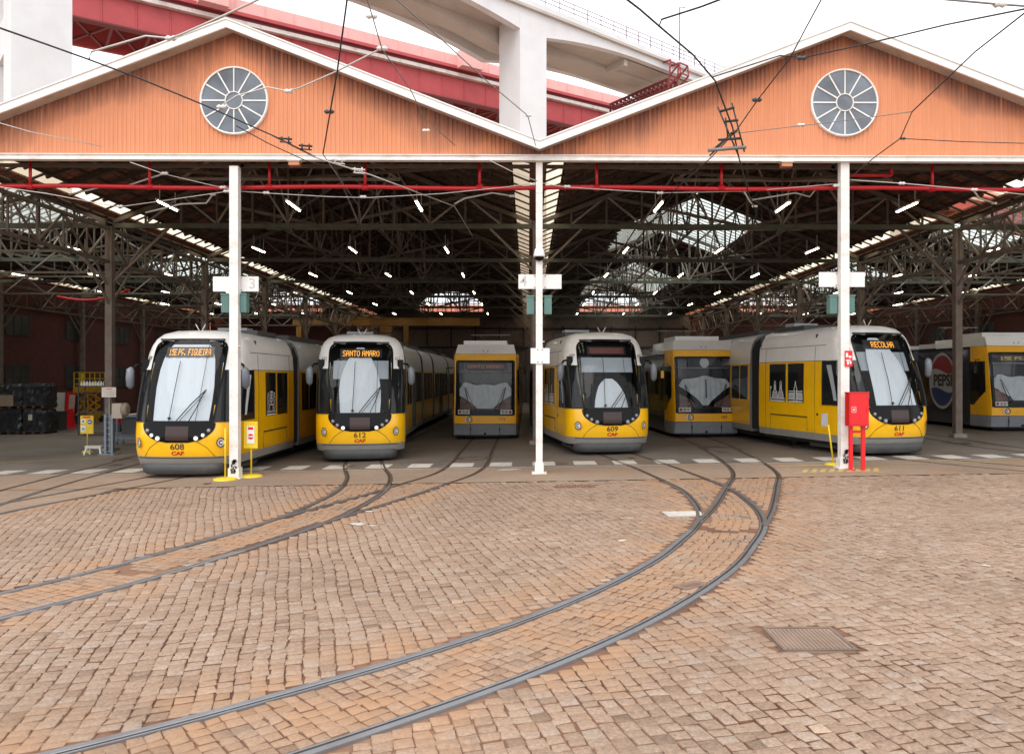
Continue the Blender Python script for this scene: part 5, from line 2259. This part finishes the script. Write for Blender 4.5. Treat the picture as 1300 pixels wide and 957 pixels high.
for k, (wd, z) in enumerate(((.2, 2.02), (.34, 1.95), (.36, 1.9), (.3, 1.83))):
    b.box((0, -.052, z), (wd, .004, .022), mi=0 if k else 1)
b.build('text_lines', [M_FADE, M_REDT], pl)
x1, y1, z1 = gat(121, 577)
t = thing('step_stool', 'small white plastic step stool beside the grey pedestal', 'stool', (x1, y1, z1))
b = MB(); b.box((0, 0, .26), (.5, .3, .04)); b.box((0, 0, .22), (.46, .26, .04)); b.build('seat', M_WPL, t)
for e in (-1, 1):
    for f in (-1, 1):
        b = MB(); b.beam((e * .26, f * .16, 0), (e * .2, f * .11, .24), .05); b.build('leg', M_WPL, t)
x1, y1, z1 = gat(163, 565)
t = thing('tool_trolley', 'blue steel trolley half hidden behind the front of tram 608', 'trolley', (x1, y1 + .3, z1))
b = MB()
for z in (.28, 1.02):
    b.box((0, 0, z), (.95, .5, .05))
for e in (-1, 1):
    for f in (-1, 1):
        b.beam((e * .44, f * .22, .1), (e * .44, f * .22, 1.05), .04)
        b.lathe((e * .44, f * .22, .06), [(.05, -.02), (.05, .02)], 'X', 10)
b.build('trolley_frame', M_BLUE, t)
b = MB(); b.box((0, .1, .66), (.8, .2, .6)); b.build('back_panel', M_DG, t)
x1, y1, z1 = gat(150, 548)
t = thing('fire_extinguisher', 'red fire extinguisher between the pedestal and the blue trolley', 'extinguisher', (x1, y1, z1 + .35))
b = MB(); b.lathe((0, 0, 0), [(.09, 0), (.1, .03), (.1, .5), (.05, .58), (.02, .6)], 'Z', 16); b.build('cylinder_body', M_CAB, t)
b = MB(); b.tube([(0, 0, .6), (0, 0, .68), (-.12, 0, .66)], .015, 6); b.tube([(.02, 0, .64), (.12, 0, .5), (.12, 0, .2)], .012, 6); b.build('valve', M_RUB, t)
b = MB(); b.box((0, 0, -.18), (.3, .3, .35)); b.build('plinth', M_DG, t)

# wrapped pallets
x0, y0_, z0 = gat(60, 551)
rr = random.Random(4)
names = [('nearest the scissor lift', 0), ('second from the scissor lift', 1), ('third from the scissor lift', 2), ('fourth from the scissor lift', 3)]
for lvl in (0, 1):
    for k in range(4):
        lx = x0 - .62 - k * 1.15
        ly = y0_ + .5 + k * .12 - 0
        t = thing('wrapped_pallet', '%s black wrapped pallet load %s' % ('upper' if lvl else 'lower', names[k][0]), 'pallet load', (lx, ly, gz(lx) + lvl * 1.16), rr.uniform(-.05, .05), 'black wrapped pallet loads')
        b = MB()
        for e in (-.4, 0, .4):
            b.box((e, 0, .05), (.12, 1.0, .1))
        b.box((0, 0, .115), (1.08, 1.0, .03))
        b.build('pallet', M_WOOD, t)
        b = MB()
        rows = []
        for z in np.linspace(.13, 1.1, 8):
            r = []
            for j in range(29):
                a = 2 * pi * j / 28
                cx_, sy_ = cos(a), sin(a)
                m_ = max(abs(cx_), abs(sy_))
                q = .53 + rr.uniform(-.02, .015) - (.05 if z > 1.05 else 0)
                r.append((cx_ / m_ * q, sy_ / m_ * q * .95, z + rr.uniform(-.015, .015)))
            r[-1] = r[0]
            rows.append(r)
        b.grid(rows, sm=False)
        b.face([rows[-1][j] for j in range(28)])
        b.build('plastic_wrap', M_PLAST, t)
        if k == 0 and lvl == 0:
            b = MB(); b.box((-.1, -.53, .75), (.18, .01, .26)); b.build('paper_label', M_BEIGE, t)
        if k == 1 and lvl == 1:
            b = MB(); b.box((-.1, -.53, .35), (.6, .02, .5)); b.build('carton', M_BROWN if False else mat('cardboard', (.2, .15, .1), .8), t)
x1, y1, z1 = gat(72, 546)
t = thing('waste_bin', 'grey ribbed plastic bin between the black pallets and the scissor lift', 'bin', (x1, y1, z1))
b = MB(); b.prism([(-.3, -.28, 0), (.3, -.28, 0), (.34, -.32, .85), (-.34, -.32, .85)], (0, .6, 0))
for k in range(9):
    b.box((0, -.33, .08 + k * .09), (.64, .02, .02))
b.build('bin_body', M_DG, t)
b = MB(); b.box((0, 0, .88), (.74, .7, .05)); b.build('rim', M_DG, t)
x1, y1, z1 = gat(88, 543)
t = thing('red_barrier', 'upright red plastic barrier leaning beside the scissor lift', 'barrier', (x1, y1, z1))
b = MB(); b.prism([(-.2, -.2, 0), (.26, -.2, 0), (.14, -.2, .95), (-.12, -.2, .95)], (0, .3, 0)); b.box((.05, -.05, .03), (.62, .5, .06))
b.build('barrier_body', M_CAB, t)
x1, y1, z1 = gat(82, 540)
t = thing('leaning_board', 'red and grey framed board leaning on the shelf behind the grey bin', 'board', (x1, y1 + .6, z1 + 1.0))
b = MB()
b.box((0, 0, -.5), (1.6, .5, .06)); b.box((0, .1, -.75), (1.4, .3, .5))
b.build('shelf', M_DG, t)
b = MB(); b.box((0, -.05, .15), (.5, .03, 1.2), rx=-.15); b.build('panel', M_CAB, t)
b = MB(); b.box((.08, -.08, .12), (.3, .02, 1.0), rx=-.15); b.build('inset', M_BEIGE, t)
b = MB(); b.box((-.6, 0, .2), (.5, .06, 1.1), rx=-.1); b.build('white_panel', M_WPL, t)

# scissor lift
x1, y1, z1 = gat(104, 537)
y1 += .8
t = thing('scissor_lift', 'orange scissor lift with railed platform beside the black pallets', 'scissor lift', (x1, y1, z1))
b = MB(); b.box((0, 0, .35), (.75, 1.6, .3)); b.build('chassis', M_ORANGE, t)
for e in (-1, 1):
    for f in (-1, 1):
        b = MB(); b.lathe((e * .34, f * .6, .18), [(.18, -.05), (.18, .05)], 'X', 16); b.build('wheel', M_RUB, t)
b = MB()
for e in (-1, 1):
    for lv in range(3):
        z = .5 + lv * .42
        b.beam((e * .28, -.6, z), (e * .28, .6, z + .42), .05, .08)
        b.beam((e * .24, .6, z), (e * .24, -.6, z + .42), .05, .08)
for e in (-.32, .32):
    b.beam((e, -.72, .5), (-e, -.72, 1.7), .05)
b.build('scissor_arms', M_ORANGE, t)
b = MB(); b.box((0, 0, 1.86), (.95, 1.7, .3)); b.build('platform', M_ORANGE, t)
b = MB()
for z in (2.2, 2.5, 2.85):
    for e in (-1, 1):
        b.beam((e * .44, -.8, z), (e * .44, .8, z), .035); b.beam((-.44, e * .8, z), (.44, e * .8, z), .035)
for e in (-.44, -.15, .15, .44):
    for f in (-.8, .8):
        b.beam((e, f, 2.0), (e, f, 2.85), .035)
b.box((.0, -.75, 2.5), (.18, .08, .6))
b.build('guard_rail', M_YP, t)
b = MB()
for e in (.5, .95):
    b.beam((e, -.9, 0), (e, -.9, 1.6), .05)
for z in (.1, .8, 1.6):
    b.beam((.5, -.9, z), (.95, -.9, z), .05)
o = b.build('barrier_frame', M_ORANGE, None, loc=(x1, y1 - .2, z1))
tag(o, 'tall narrow orange barrier frame standing in front of the scissor lift', 'barrier')

# travelling crane beam deep in the left bay
t = thing('gantry_crane', 'orange gantry crane spanning deep inside the left bay', 'crane', (-8.8, 44, gz(-8.8)))
b = MB(); b.box((-2.5, 0, 6.6), (14.5, .5, .55)); b.box((-2.5, -.27, 6.9), (14.5, .08, .08)); b.build('bridge_girder', M_CRANE, t)
b = MB(); b.beam((-1.0, 0, .3), (-1.0, 0, 6.4), .4, .4); b.build('leg', M_CRANE, t)
b = MB(); b.beam((-9.3, 0, .3), (-9.3, 0, 6.4), .4, .4); b.build('leg', M_CRANE, t)
b = MB(); b.box((-2.5, -.1, 6.0), (.9, .8, .5)); b.tube([(-2.5, 0, 5.8), (-2.5, 0, 4.4)], .04, 6); b.build('hoist', M_CRANE, t)

# racks and a low block with windows at the far left wall
rx_, ry_ = -18.9, 16.2
t = thing('storage_rack', 'narrow steel rack of small white bottles behind the grey bin', 'rack', (rx_, ry_, gz(rx_)))
b = MB()
for z in (.1, 1.0, 1.85, 2.1):
    b.box((0, 0, z), (1.1, .5, .04))
for e in (-.55, .55):
    b.beam((e, -.25, 0), (e, -.25, 2.3), .04); b.beam((e, .25, 0), (e, .25, 2.3), .04)
b.build('frame', M_DG, t)
bo = None
for row in range(2):
    for k in range(9):
        if bo is None:
            b = MB()
            b.lathe((0, 0, 0), [(.04, 0), (.04, .13), (.02, .16), (.02, .19)], 'Z', 8)
            bo = b.build('small_bottle', M_WPL)
        else:
            bo = bo.copy(); COL.objects.link(bo)
        bo.location = (rx_ - .48 + k * .12, ry_ - .15 + row * .25, gz(rx_) + 2.12)
        tag(bo, 'small white bottle in the rows on top of the narrow rack', 'bottle', 'white bottles on the rack')

# ------------------------------------------------------------------ the bridges behind
def bridge_line(p0, m_, d0):
    """points along a level line: depth d -> lateral; p0 = (px at d0)"""
    lat0 = (p0 - PXC) / FPX * d0

    def f(s, z, off=0.0):
        # s: metres along, off: metres away from the camera side
        ul = hypot(m_, 1)
        lat = lat0 + s * m_ / ul - off * 1 / ul * 1.0
        dep = d0 + s * 1 / ul + off * m_ / ul
        return Vector((CAM.x + lat * cos(TH) - dep * sin(TH), CAM.y + lat * sin(TH) + dep * cos(TH), z))
    return f


D1 = 120.0
zline = lambda py, d: CAM.z + (HOR - py) / FPX * d
WB = bridge_line(677, 1.168, D1)
# near edge of the white viaduct passes the pier at px 664
ztop = zline(17, D1) + .5
SP = (D1 - 78.6) * hypot(1.168, 1)      # pier spacing
SPAN = SP
viad = thing('road_viaduct', 'white concrete viaduct on tall square piers rising behind the shed', 'viaduct')


def thick(s):
    q = ((s / SPAN) % 1.0)
    q = min(q, 1 - q) * 2
    return 1.35 + 2.7 * (1 - min(1, q * 1.3)) ** 2.0


def haunched(off0, off1, z1, name, m, extra=0.0, s0=-70, s1=150):
    b = MB()
    ss = np.arange(s0, s1 + .1, 2.0)
    top0 = [WB(s, z1, off0) for s in ss]; top1 = [WB(s, z1, off1) for s in ss]
    bo0 = [WB(s, z1 - thick(s) - extra, off0) for s in ss]; bo1 = [WB(s, z1 - thick(s) - extra, off1) for s in ss]
    b.grid([bo0, top0, top1, bo1, bo0], sm=False)
    return b.build(name, m, viad)


WD = 13.0
haunched(0, 1.2, ztop, 'edge_beam', M_CONC)
haunched(WD - 1.2, WD, ztop, 'edge_beam', M_CONC)
b = MB()
ss = np.arange(-70, 150.1, 4)
b.grid([[WB(s, ztop - 1.5, 1.2) for s in ss], [WB(s, ztop - 1.5, WD - 1.2) for s in ss]], sm=False)
b.grid([[WB(s, ztop + .1, -.6) for s in ss], [WB(s, ztop + .1, WD + .6) for s in ss]], sm=False)
b.grid([[WB(s, ztop - .25, -.6) for s in ss], [WB(s, ztop + .1, -.6) for s in ss]], sm=False)
b.grid([[WB(s, ztop - .25, -.6) for s in ss], [WB(s, ztop - .25, WD + .6) for s in ss]], sm=False)
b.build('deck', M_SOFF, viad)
b = MB()
b.grid([[WB(s, ztop + .1, -.62) for s in ss], [WB(s, ztop + .9, -.62) for s in ss], [WB(s, ztop + .9, -.3) for s in ss], [WB(s, ztop + .1, -.3) for s in ss]], sm=False)
b.build('parapet', M_CONC, viad)
# inner box beam and cross beams
b = MB()
ssb = np.arange(-70, 150.1, 2)
for o0, o1, ex in ((5.5, 8.5, .6),):
    q = lambda s: min(thick(s) + ex, 4.2)
    b.grid([[WB(s, ztop - 1.5, o0) for s in ssb], [WB(s, ztop - q(s), o0) for s in ssb], [WB(s, ztop - q(s), o1) for s in ssb], [WB(s, ztop - 1.5, o1) for s in ssb]], sm=False)
for s in np.arange(-SPAN, 150, SPAN / 3):
    b.prism([WB(s, ztop - 1.5, 1.2), WB(s, ztop - 2.6, 1.2), WB(s, ztop - 2.6, 5.5), WB(s, ztop - 1.5, 5.5)], WB(s + .8, 0, 1.2) - WB(s, 0, 1.2))
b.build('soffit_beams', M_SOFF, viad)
# piers
for k in (-1, 0, 1, 2):
    s = k * SPAN
    b = MB()
    h = ztop - .3
    a = WB(s - 2.6, 0, -.05); c_ = WB(s + 2.6, 0, -.05); d_ = WB(s + 2.6, 0, 5.0); e_ = WB(s - 2.6, 0, 5.0)
    b.prism([a, c_, d_, e_], (0, 0, h - 1.0))
    b.build('pier', M_CONC, viad)
b = MB()
s = -SPAN
b.prism([WB(s - 1.9, 37.0, 5.02), WB(s + 1.9, 37.0, 5.02), WB(s + 1.9, 41.0, 5.02), WB(s - 1.9, 41.0, 5.02)], WB(0, 0, 15) - WB(0, 0, 5.0))
b.build('cross_beam', M_CONC, viad)
b = MB()
b.prism([WB(s - 2.6, 0, 15.1), WB(s + 2.6, 0, 15.1), WB(s + 2.6, 0, 20), WB(s - 2.6, 0, 20)], (0, 0, 50))
b.build('pier', M_CONC, viad)
# railing on the edge
b = MB()
for s in np.arange(-70, 150, 3.0):
    b.beam(WB(s, ztop + .9, -.45), WB(s, ztop + 3.0, -.45), .13)
for z in (1.6, 2.3, 3.0):
    for s in np.arange(-70, 150, 20.0):
        b.beam(WB(s, ztop + z, -.45), WB(s + 20, ztop + z, -.45), .09)
b.build('railing', mat('railing_mauve', (.2, .12, .16), .6), viad)
for s in (-20, 34, 88):
    b = MB()
    b.tube([WB(s, ztop + .9, -.3), WB(s, ztop + 10.5, -.3), WB(s + 1.5, ztop + 11, -.3)], .12, 6)
    b.build('lamp_mast', M_WIREG, viad)

# maintenance gantry slung under the viaduct
gan = thing('maintenance_gantry', 'dark red lattice inspection gantry slung under the white viaduct', 'gantry')
b = MB()
gs = SPAN * .47
A = WB(gs, ztop - 3.4, -1.0)
B = WB(gs + .0, ztop - 4.2, 13.0)
n = 14
for dz in (0, 1.6):
    for ds in (0, 2.2):
        o_ = WB(gs + ds, 0, 0) - WB(gs, 0, 0)
        b.beam(A + o_ + Vector((0, 0, -dz)), B + o_ + Vector((0, 0, -dz)), .28)
for k in range(n + 1):
    p = A + (B - A) * k / n
    p2 = A + (B - A) * min(n, k + 1) / n
    for ds in (0, 2.2):
        o_ = WB(gs + ds, 0, 0) - WB(gs, 0, 0)
        b.beam(p + o_, p + o_ + Vector((0, 0, -1.6)), .2)
        if k < n:
            b.beam(p + o_, p2 + o_ + Vector((0, 0, -1.6)), .16)
    b.beam(p, p + (WB(gs + 2.2, 0, 0) - WB(gs, 0, 0)), .18)
b.build('lattice_beam', M_BDARK, gan)
b = MB()
for e in (0, 2.2):
    b.beam(WB(gs + e, ztop - .3, -1.6), WB(gs + e, ztop - 5.2, -1.2), .25)
    b.beam(WB(gs + e, ztop - .3, -1.6), WB(gs + e, ztop - .3, .0), .25)
    b.beam(WB(gs + e, ztop - 1.4, -3.6), WB(gs + e, ztop - 3.2, -1.2), .22)
    b.beam(WB(gs + e, ztop - 3.2, -3.8), WB(gs + e, ztop - 4.8, -1.2), .22)
    b.beam(WB(gs + e, ztop - 1.4, -3.6), WB(gs + e, ztop - 3.2, -3.8), .2)
for z, o_ in ((-1.4, -3.6), (-3.2, -3.8), (-5.2, -1.2), (-.6, -1.6), (-2.8, -1.3)):
    b.beam(WB(gs, ztop + z, o_), WB(gs + 2.2, ztop + z, o_), .2)
b.build('hanger', mat('gantry_red', (.26, .03, .035), .6), gan)

# red steel bridge crossing behind
D2 = 150.0
RB = bridge_line(637, 1.485, D2)
k2 = D2 / FPX
z_ = lambda py: CAM.z + (HOR - py) * k2
red = thing('steel_bridge', 'faded red steel girder bridge with pink parapet crossing behind the shed and the white pier', 'bridge')
ZTOPR, ZPB, ZWB, ZGB = z_(88), z_(101), z_(110), z_(140)
ss = np.arange(-120, 260.1, 4)


def strip_box(z0, z1, o0, o1, name, m, s0=-120, s1=260):
    b = MB()
    q = np.arange(s0, s1 + .1, 10)
    b.grid([[RB(s, z0, o0) for s in q], [RB(s, z1, o0) for s in q], [RB(s, z1, o1) for s in q], [RB(s, z0, o1) for s in q], [RB(s, z0, o0) for s in q]], sm=False)
    return b.build(name, m, red)


strip_box(ZPB, ZTOPR, -1.0, -.6, 'parapet', M_BPINK)
strip_box(ZPB - .55, ZPB - .02, -1.25, 14, 'edge_flange', M_BRED)
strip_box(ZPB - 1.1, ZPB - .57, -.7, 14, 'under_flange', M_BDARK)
strip_box(ZWB - .4, ZPB - 1.12, -.9, 12, 'service_beam', M_BRST)
strip_box(ZGB, ZWB - .45, 0, .6, 'main_girder', M_BRED)
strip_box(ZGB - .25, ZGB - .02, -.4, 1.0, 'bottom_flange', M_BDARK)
strip_box(ZGB, ZWB - .45, 11.0, 11.6, 'far_girder', M_BRED)
for k, s in enumerate(np.arange(-80, 100, 4.5)):
    for nm, p, q, wd in (('stiffener', RB(s, ZGB, -.06), RB(s, ZWB - .5, -.06), .14), ('parapet_post', RB(s, ZPB, -1.05), RB(s, ZTOPR, -1.05), .08)):
        b = MB(); b.beam(p, q, wd); b.build(nm, M_BRED if nm == 'stiffener' else M_BPINK, red)
b = MB()
for s in np.arange(-120, 260, 5.0):
    b.beam(RB(s, ZGB + .3, 1), RB(s, ZGB + .3, 11), .4)
    b.beam(RB(s, ZGB + .3, 1), RB(s + 5, ZGB + .3, 11), .35)
    b.beam(RB(s, ZGB + .3, 11), RB(s + 5, ZGB + .3, 1), .35)
b.build('wind_bracing', M_BDARK, red)
for s in (-52.0, -8):
    b = MB()
    b.box(RB(s, ZPB + 1.0, -2.0), (4.2, 2.2, 3.0), rz=.6)
    b.tube([RB(s, ZTOPR, -1.6), RB(s, ZTOPR + 9, -1.6)], .2, 6)
    b.build('refuge_box', M_BPINK, red)

# building seen through the far lunettes
b = MB()
b.box((0, 84, 5.4), (90, 8, 11.4))
o = b.build('pink_building', [M_PINKB])
tag(o, 'long salmon pink rendered building glimpsed through the arched rear windows', 'building')

# ------------------------------------------------------------------ overhead wires
def wire(label, pts, r, m=M_WIREG, name='overhead_wire', sag=0.0, n=10, cat='wire', beads=(), bead_r=.04, group=None, mates=()):
    P = [at(*p) for p in pts]
    if len(P) == 2:
        a, e = P
        P = [a + (e - a) * k / n + Vector((0, 0, -sag * 4 * (k / n) * (1 - k / n))) for k in range(n + 1)]
    b = MB()
    b.tube(P, r, 6)
    root = thing(name, label, cat, tuple(P[0]))
    o = b.build('strand', m, root)
    for v in o.data.vertices:
        v.co -= P[0]
    for bd in beads:
        c_ = at(*bd) - P[0]
        q = MB(); q.lathe(c_, [(bead_r * .4, -bead_r * 2), (bead_r, -bead_r), (bead_r * .6, 0), (bead_r, bead_r), (bead_r * .4, bead_r * 2)], 'X', 10)
        q.build('insulator', M_INS if m is not M_CABLE else M_DG, root)
    return root


wire('dark contact wire falling from the upper left edge past the left round window', [(-40, 22, 9), (60, 57, 10.5), (113, 76, 11.2), (175, 99, 12), (260, 134, 13.4), (350, 174, 15), (400, 199, 16)], .012, M_CABLE)
wire('second contact wire close beside the dark one below the left round window', [(300, 160, 14.2), (340, 182, 15), (390, 205, 16), (432, 215, 17.2)], .009, M_CABLE)
wire('contact wire running from the clamps below the left window down into the left bay', [(345, 172, 15), (400, 200, 16), (470, 222, 17), (577, 262, 20), (600, 300, 26)], .014, M_WIREW)
wire('thin contact wire dropping beside the fluorescent lamp into the left bay', [(410, 196, 16), (440, 240, 18), (456, 262, 19.5), (460, 300, 24)], .010, M_WIREG)
wire('black steel cable coming down steeply from the top edge above the left gable', [(442, -10, 10), (428, 92, 12), (419, 143, 13), (410, 196, 15.5)], .012, M_CABLE, beads=[(418, 142, 13)])
wire('grey span wire from the top edge down across the red girder', [(463, -10, 10), (473, 22, 11), (485, 63, 12), (520, 112, 14), (540, 152, 16.5), (578, 185, 17.8)], .009, M_WIREG, beads=[(472, 21, 11), (485, 62, 12), (541, 166, 16.8)])
wire('pale insulated stay running from the left round window to the right across the girder', [(277, 137, 13.6), (300, 122, 13.6), (340, 111, 13.6), (365, 116, 13.6), (380, 112, 13.5), (425, 92, 12.8), (480, 64, 12)], .012, M_WIREW, beads=[(367, 116, 13.6), (281, 136, 13.6)])
wire('pale registration arm and stay over the left barge board', [(113, 76, 11.2), (116, 66, 11.2), (185, 46, 11.2), (216, 49, 11.2), (230, 44, 11), (280, 22, 10), (345, -8, 9)], .013, M_WIREW, beads=[(217, 49, 11.2)])
wire('long thin wire from the top edge slanting over the white pier to its foot', [(498, -5, 10), (560, 50, 12), (620, 105, 14), (670, 147, 16), (680, 185, 17.6)], .009, M_WIREG, beads=[(671, 147, 16)], bead_r=.03)
wire('heavy curved contact wire swinging down from the top centre to the clamp ladder', [(783, -10, 9), (812, 12, 9.5), (842, 38, 10), (880, 70, 10.8), (908, 103, 11.5), (918, 130, 12.2), (930, 162, 13), (938, 200, 14.5), (950, 245, 17), (962, 275, 20)], .013, M_CABLE)
wire('black registration arm reaching in from the top right to the curved contact wire', [(935, -8, 9), (890, 9, 9.6), (840, 25, 10.2), (837, 33, 10.2), (840, 36, 10)], .012, M_CABLE)
wire('thin black stay crossing the right gable from the top edge to the clamp ladder', [(1048, -10, 10), (1022, 38, 11), (1003, 74, 12), (962, 127, 13), (934, 167, 13.6), (903, 200, 14.5), (845, 252, 17.5)], .010, M_CABLE, beads=[(961, 127, 13)])
wire('long black stay from the right edge over the gable top to its left barge board', [(1330, 6, 9), (1200, 32, 10.5), (1100, 56, 12), (1022, 73, 13), (990, 71, 13.2), (905, 98, 12.5)], .011, M_CABLE, beads=[(1018, 74, 13)])
wire('black stay from the right edge falling to the knot right of the right round window', [(1330, -6, 10), (1238, 66, 12), (1158, 142, 14.5)], .011, M_CABLE)
wire('short black wire linking the knot to the span wires over the right post', [(1158, 142, 14.5), (1143, 176, 15), (1110, 200, 16.2), (1082, 224, 17.9)], .010, M_CABLE)
wire('thin level wire from the knot off to the right edge', [(1143, 176, 15), (1220, 180, 15.5), (1330, 183, 16)], .008, M_CABLE, beads=[(1146, 176, 15)], bead_r=.03)
wire('pale thin wire running level across the right round window to the left', [(1158, 142, 14.5), (1090, 151, 15), (1016, 160, 15.8), (930, 170, 16.8)], .008, M_WIREG, beads=[(1017, 159, 15.8)])
wire('twisted wire with a round insulator at the top right corner', [(1170, -3, 9), (1270, 6, 9.2), (1330, 10, 9.4)], .012, M_WIREG, beads=[(1269, 6, 9.2)])
wire('grey span wire sagging between the left post and the central post', [(303, 243, 18.3), (350, 246, 18.4), (420, 250, 18.5), (470, 251, 18.5), (560, 246, 18.5), (640, 238, 18.4), (684, 232, 18.2)], .010, M_WIREW, beads=[(338, 245, 18.4), (461, 250, 18.5), (676, 234, 18.2)])
wire('grey span wire sagging between the central post and the right post', [(684, 232, 18.2), (720, 238, 18.4), (838, 245, 18.6), (950, 243, 18.6), (1070, 233, 18.3)], .010, M_WIREW, beads=[(720, 237, 18.4), (838, 245, 18.6), (1062, 236, 18.3)])
wire('grey span wire running from the right post to the right edge', [(1073, 228, 18.3), (1145, 233, 18.2), (1238, 241, 18), (1330, 250, 18)], .010, M_WIREW, beads=[(1145, 233, 18.2), (1237, 241, 18)])
wire('grey span wire running from the left edge up to the left post', [(-40, 232, 17.5), (60, 246, 17.8), (150, 263, 18.6), (200, 256, 18.6), (290, 243, 18.3)], .010, M_WIREW, beads=[(152, 262, 18.6), (288, 243, 18.3)])
wire('upper grey span wire from the beam down to the left post', [(165, 206, 17.8), (208, 221, 18.2), (280, 238, 18.4), (298, 241, 18.2)], .010, M_WIREW, beads=[(209, 220, 18.2), (283, 238, 18.3)])
wire('thin pale wire crossing the lower left corner of the left gable', [(-40, 145, 16), (40, 168, 16.5), (130, 186, 17.2)], .009, M_WIREW)
wire('thin grey wire from under the left gable to the central post', [(620, 203, 17.6), (650, 218, 17.9), (682, 230, 18.1)], .009, M_WIREW)

arms = [('bent pale registration arm left of the left post, above its span wire', [(88, 247, 19), (136, 236, 19), (158, 237, 19), (207, 221, 18.4)]),
        ('bent pale registration arm just left of the left post', [(185, 270, 19), (230, 259, 19), (262, 258, 19), (270, 247, 18.8)]),
        ('bent pale registration arm beside the central post on its left', [(577, 259, 19), (590, 252, 19), (625, 245, 19), (650, 249, 19)]),
        ('bent pale registration arm left of the post with the cabinet', [(955, 254, 19), (1010, 245, 19), (1028, 250, 19), (1036, 240, 18.8)]),
        ('pale drop wire joining the span wire left of the right post', [(945, 244, 18.6), (952, 256, 19), (958, 262, 19)]),
        ('pale drop wire with insulator right of the right post', [(1236, 242, 18), (1243, 252, 18.6), (1262, 258, 19)])]
for lb, pts in arms:
    wire(lb, pts, .02, M_WIREW, name='registration_arm', cat='wire arm', beads=[pts[-1]], bead_r=.035)

# clamp ladder on the curved wire
t = thing('wire_frog', 'black ladder of clamps where two contact wires cross before the right gable', 'wire clamp', tuple(at(925, 165, 13)))
o0 = at(925, 165, 13)
b = MB()
for (a, e) in (((911, 136, 13), (938, 199, 13)), ((929, 131, 13), (945, 193, 13)), ((921, 150, 13), (924, 175, 13)), ((924, 175, 13), (901, 198, 13)), ((931, 168, 13), (903, 192, 13))):
    b.tube([at(*a) - o0, at(*e) - o0], .014, 5)
for (a, e) in (((914, 142, 13), (932, 137, 13)), ((919, 155, 13), (937, 153, 13)), ((912, 178, 13), (940, 176, 13)), ((928, 170, 13), (936, 166, 13))):
    b.tube([at(*a) - o0, at(*e) - o0], .022, 5)
b.build('clamp_bars', M_CABLE, t)
b = MB(); b.tube([at(899, 191, 13) - o0, at(947, 187, 13) - o0], .03, 6); b.build('spreader_bar', M_WIREG, t)
for (lb, q) in (('upper black twin clamp on the contact wires below the left round window', (362, 177)), ('second black twin clamp on the contact wires below the left round window', (388, 186)), ('pale clamp where the left contact wires meet the white beam', (430, 204)), ('lower pale clamp on the contact wire under the white beam', (455, 216))):
    o0 = at(q[0], q[1], 15.6)
    t = thing('wire_clamp', lb, 'wire clamp', tuple(o0), group='clamps on the contact wires')
    b = MB()
    for e in (-.07, .07):
        b.tube([(e, 0, .05), (e, 0, -.06)], .016, 6)
    b.tube([(-.13, 0, .02), (.13, 0, .0)], .02, 6); b.tube([(-.1, 0, -.05), (.12, 0, -.07)], .014, 6)
    b.build('clamp_body', M_CABLE if q[0] < 400 else M_WIREW, t)

# small lamp plates hanging under the front beam
for px_, lb in ((375, 'small white and orange lamp box under the beam above tram 612'), (999, 'small orange lamp box under the beam left of the right post')):
    p = at(px_, 211, 18.1)
    t = thing('beam_lamp', lb, 'lamp box', (p.x, -.1, 7.03))
    b = MB(); b.box((0, 0, 0), (.24, .16, .09)); b.build('lamp_box', mat('lamp_box_orange', (.5, .2, .1), .5), t)
    b = MB(); b.box((0, 0, .055), (.28, .2, .02)); b.build('lid', M_WPL, t)
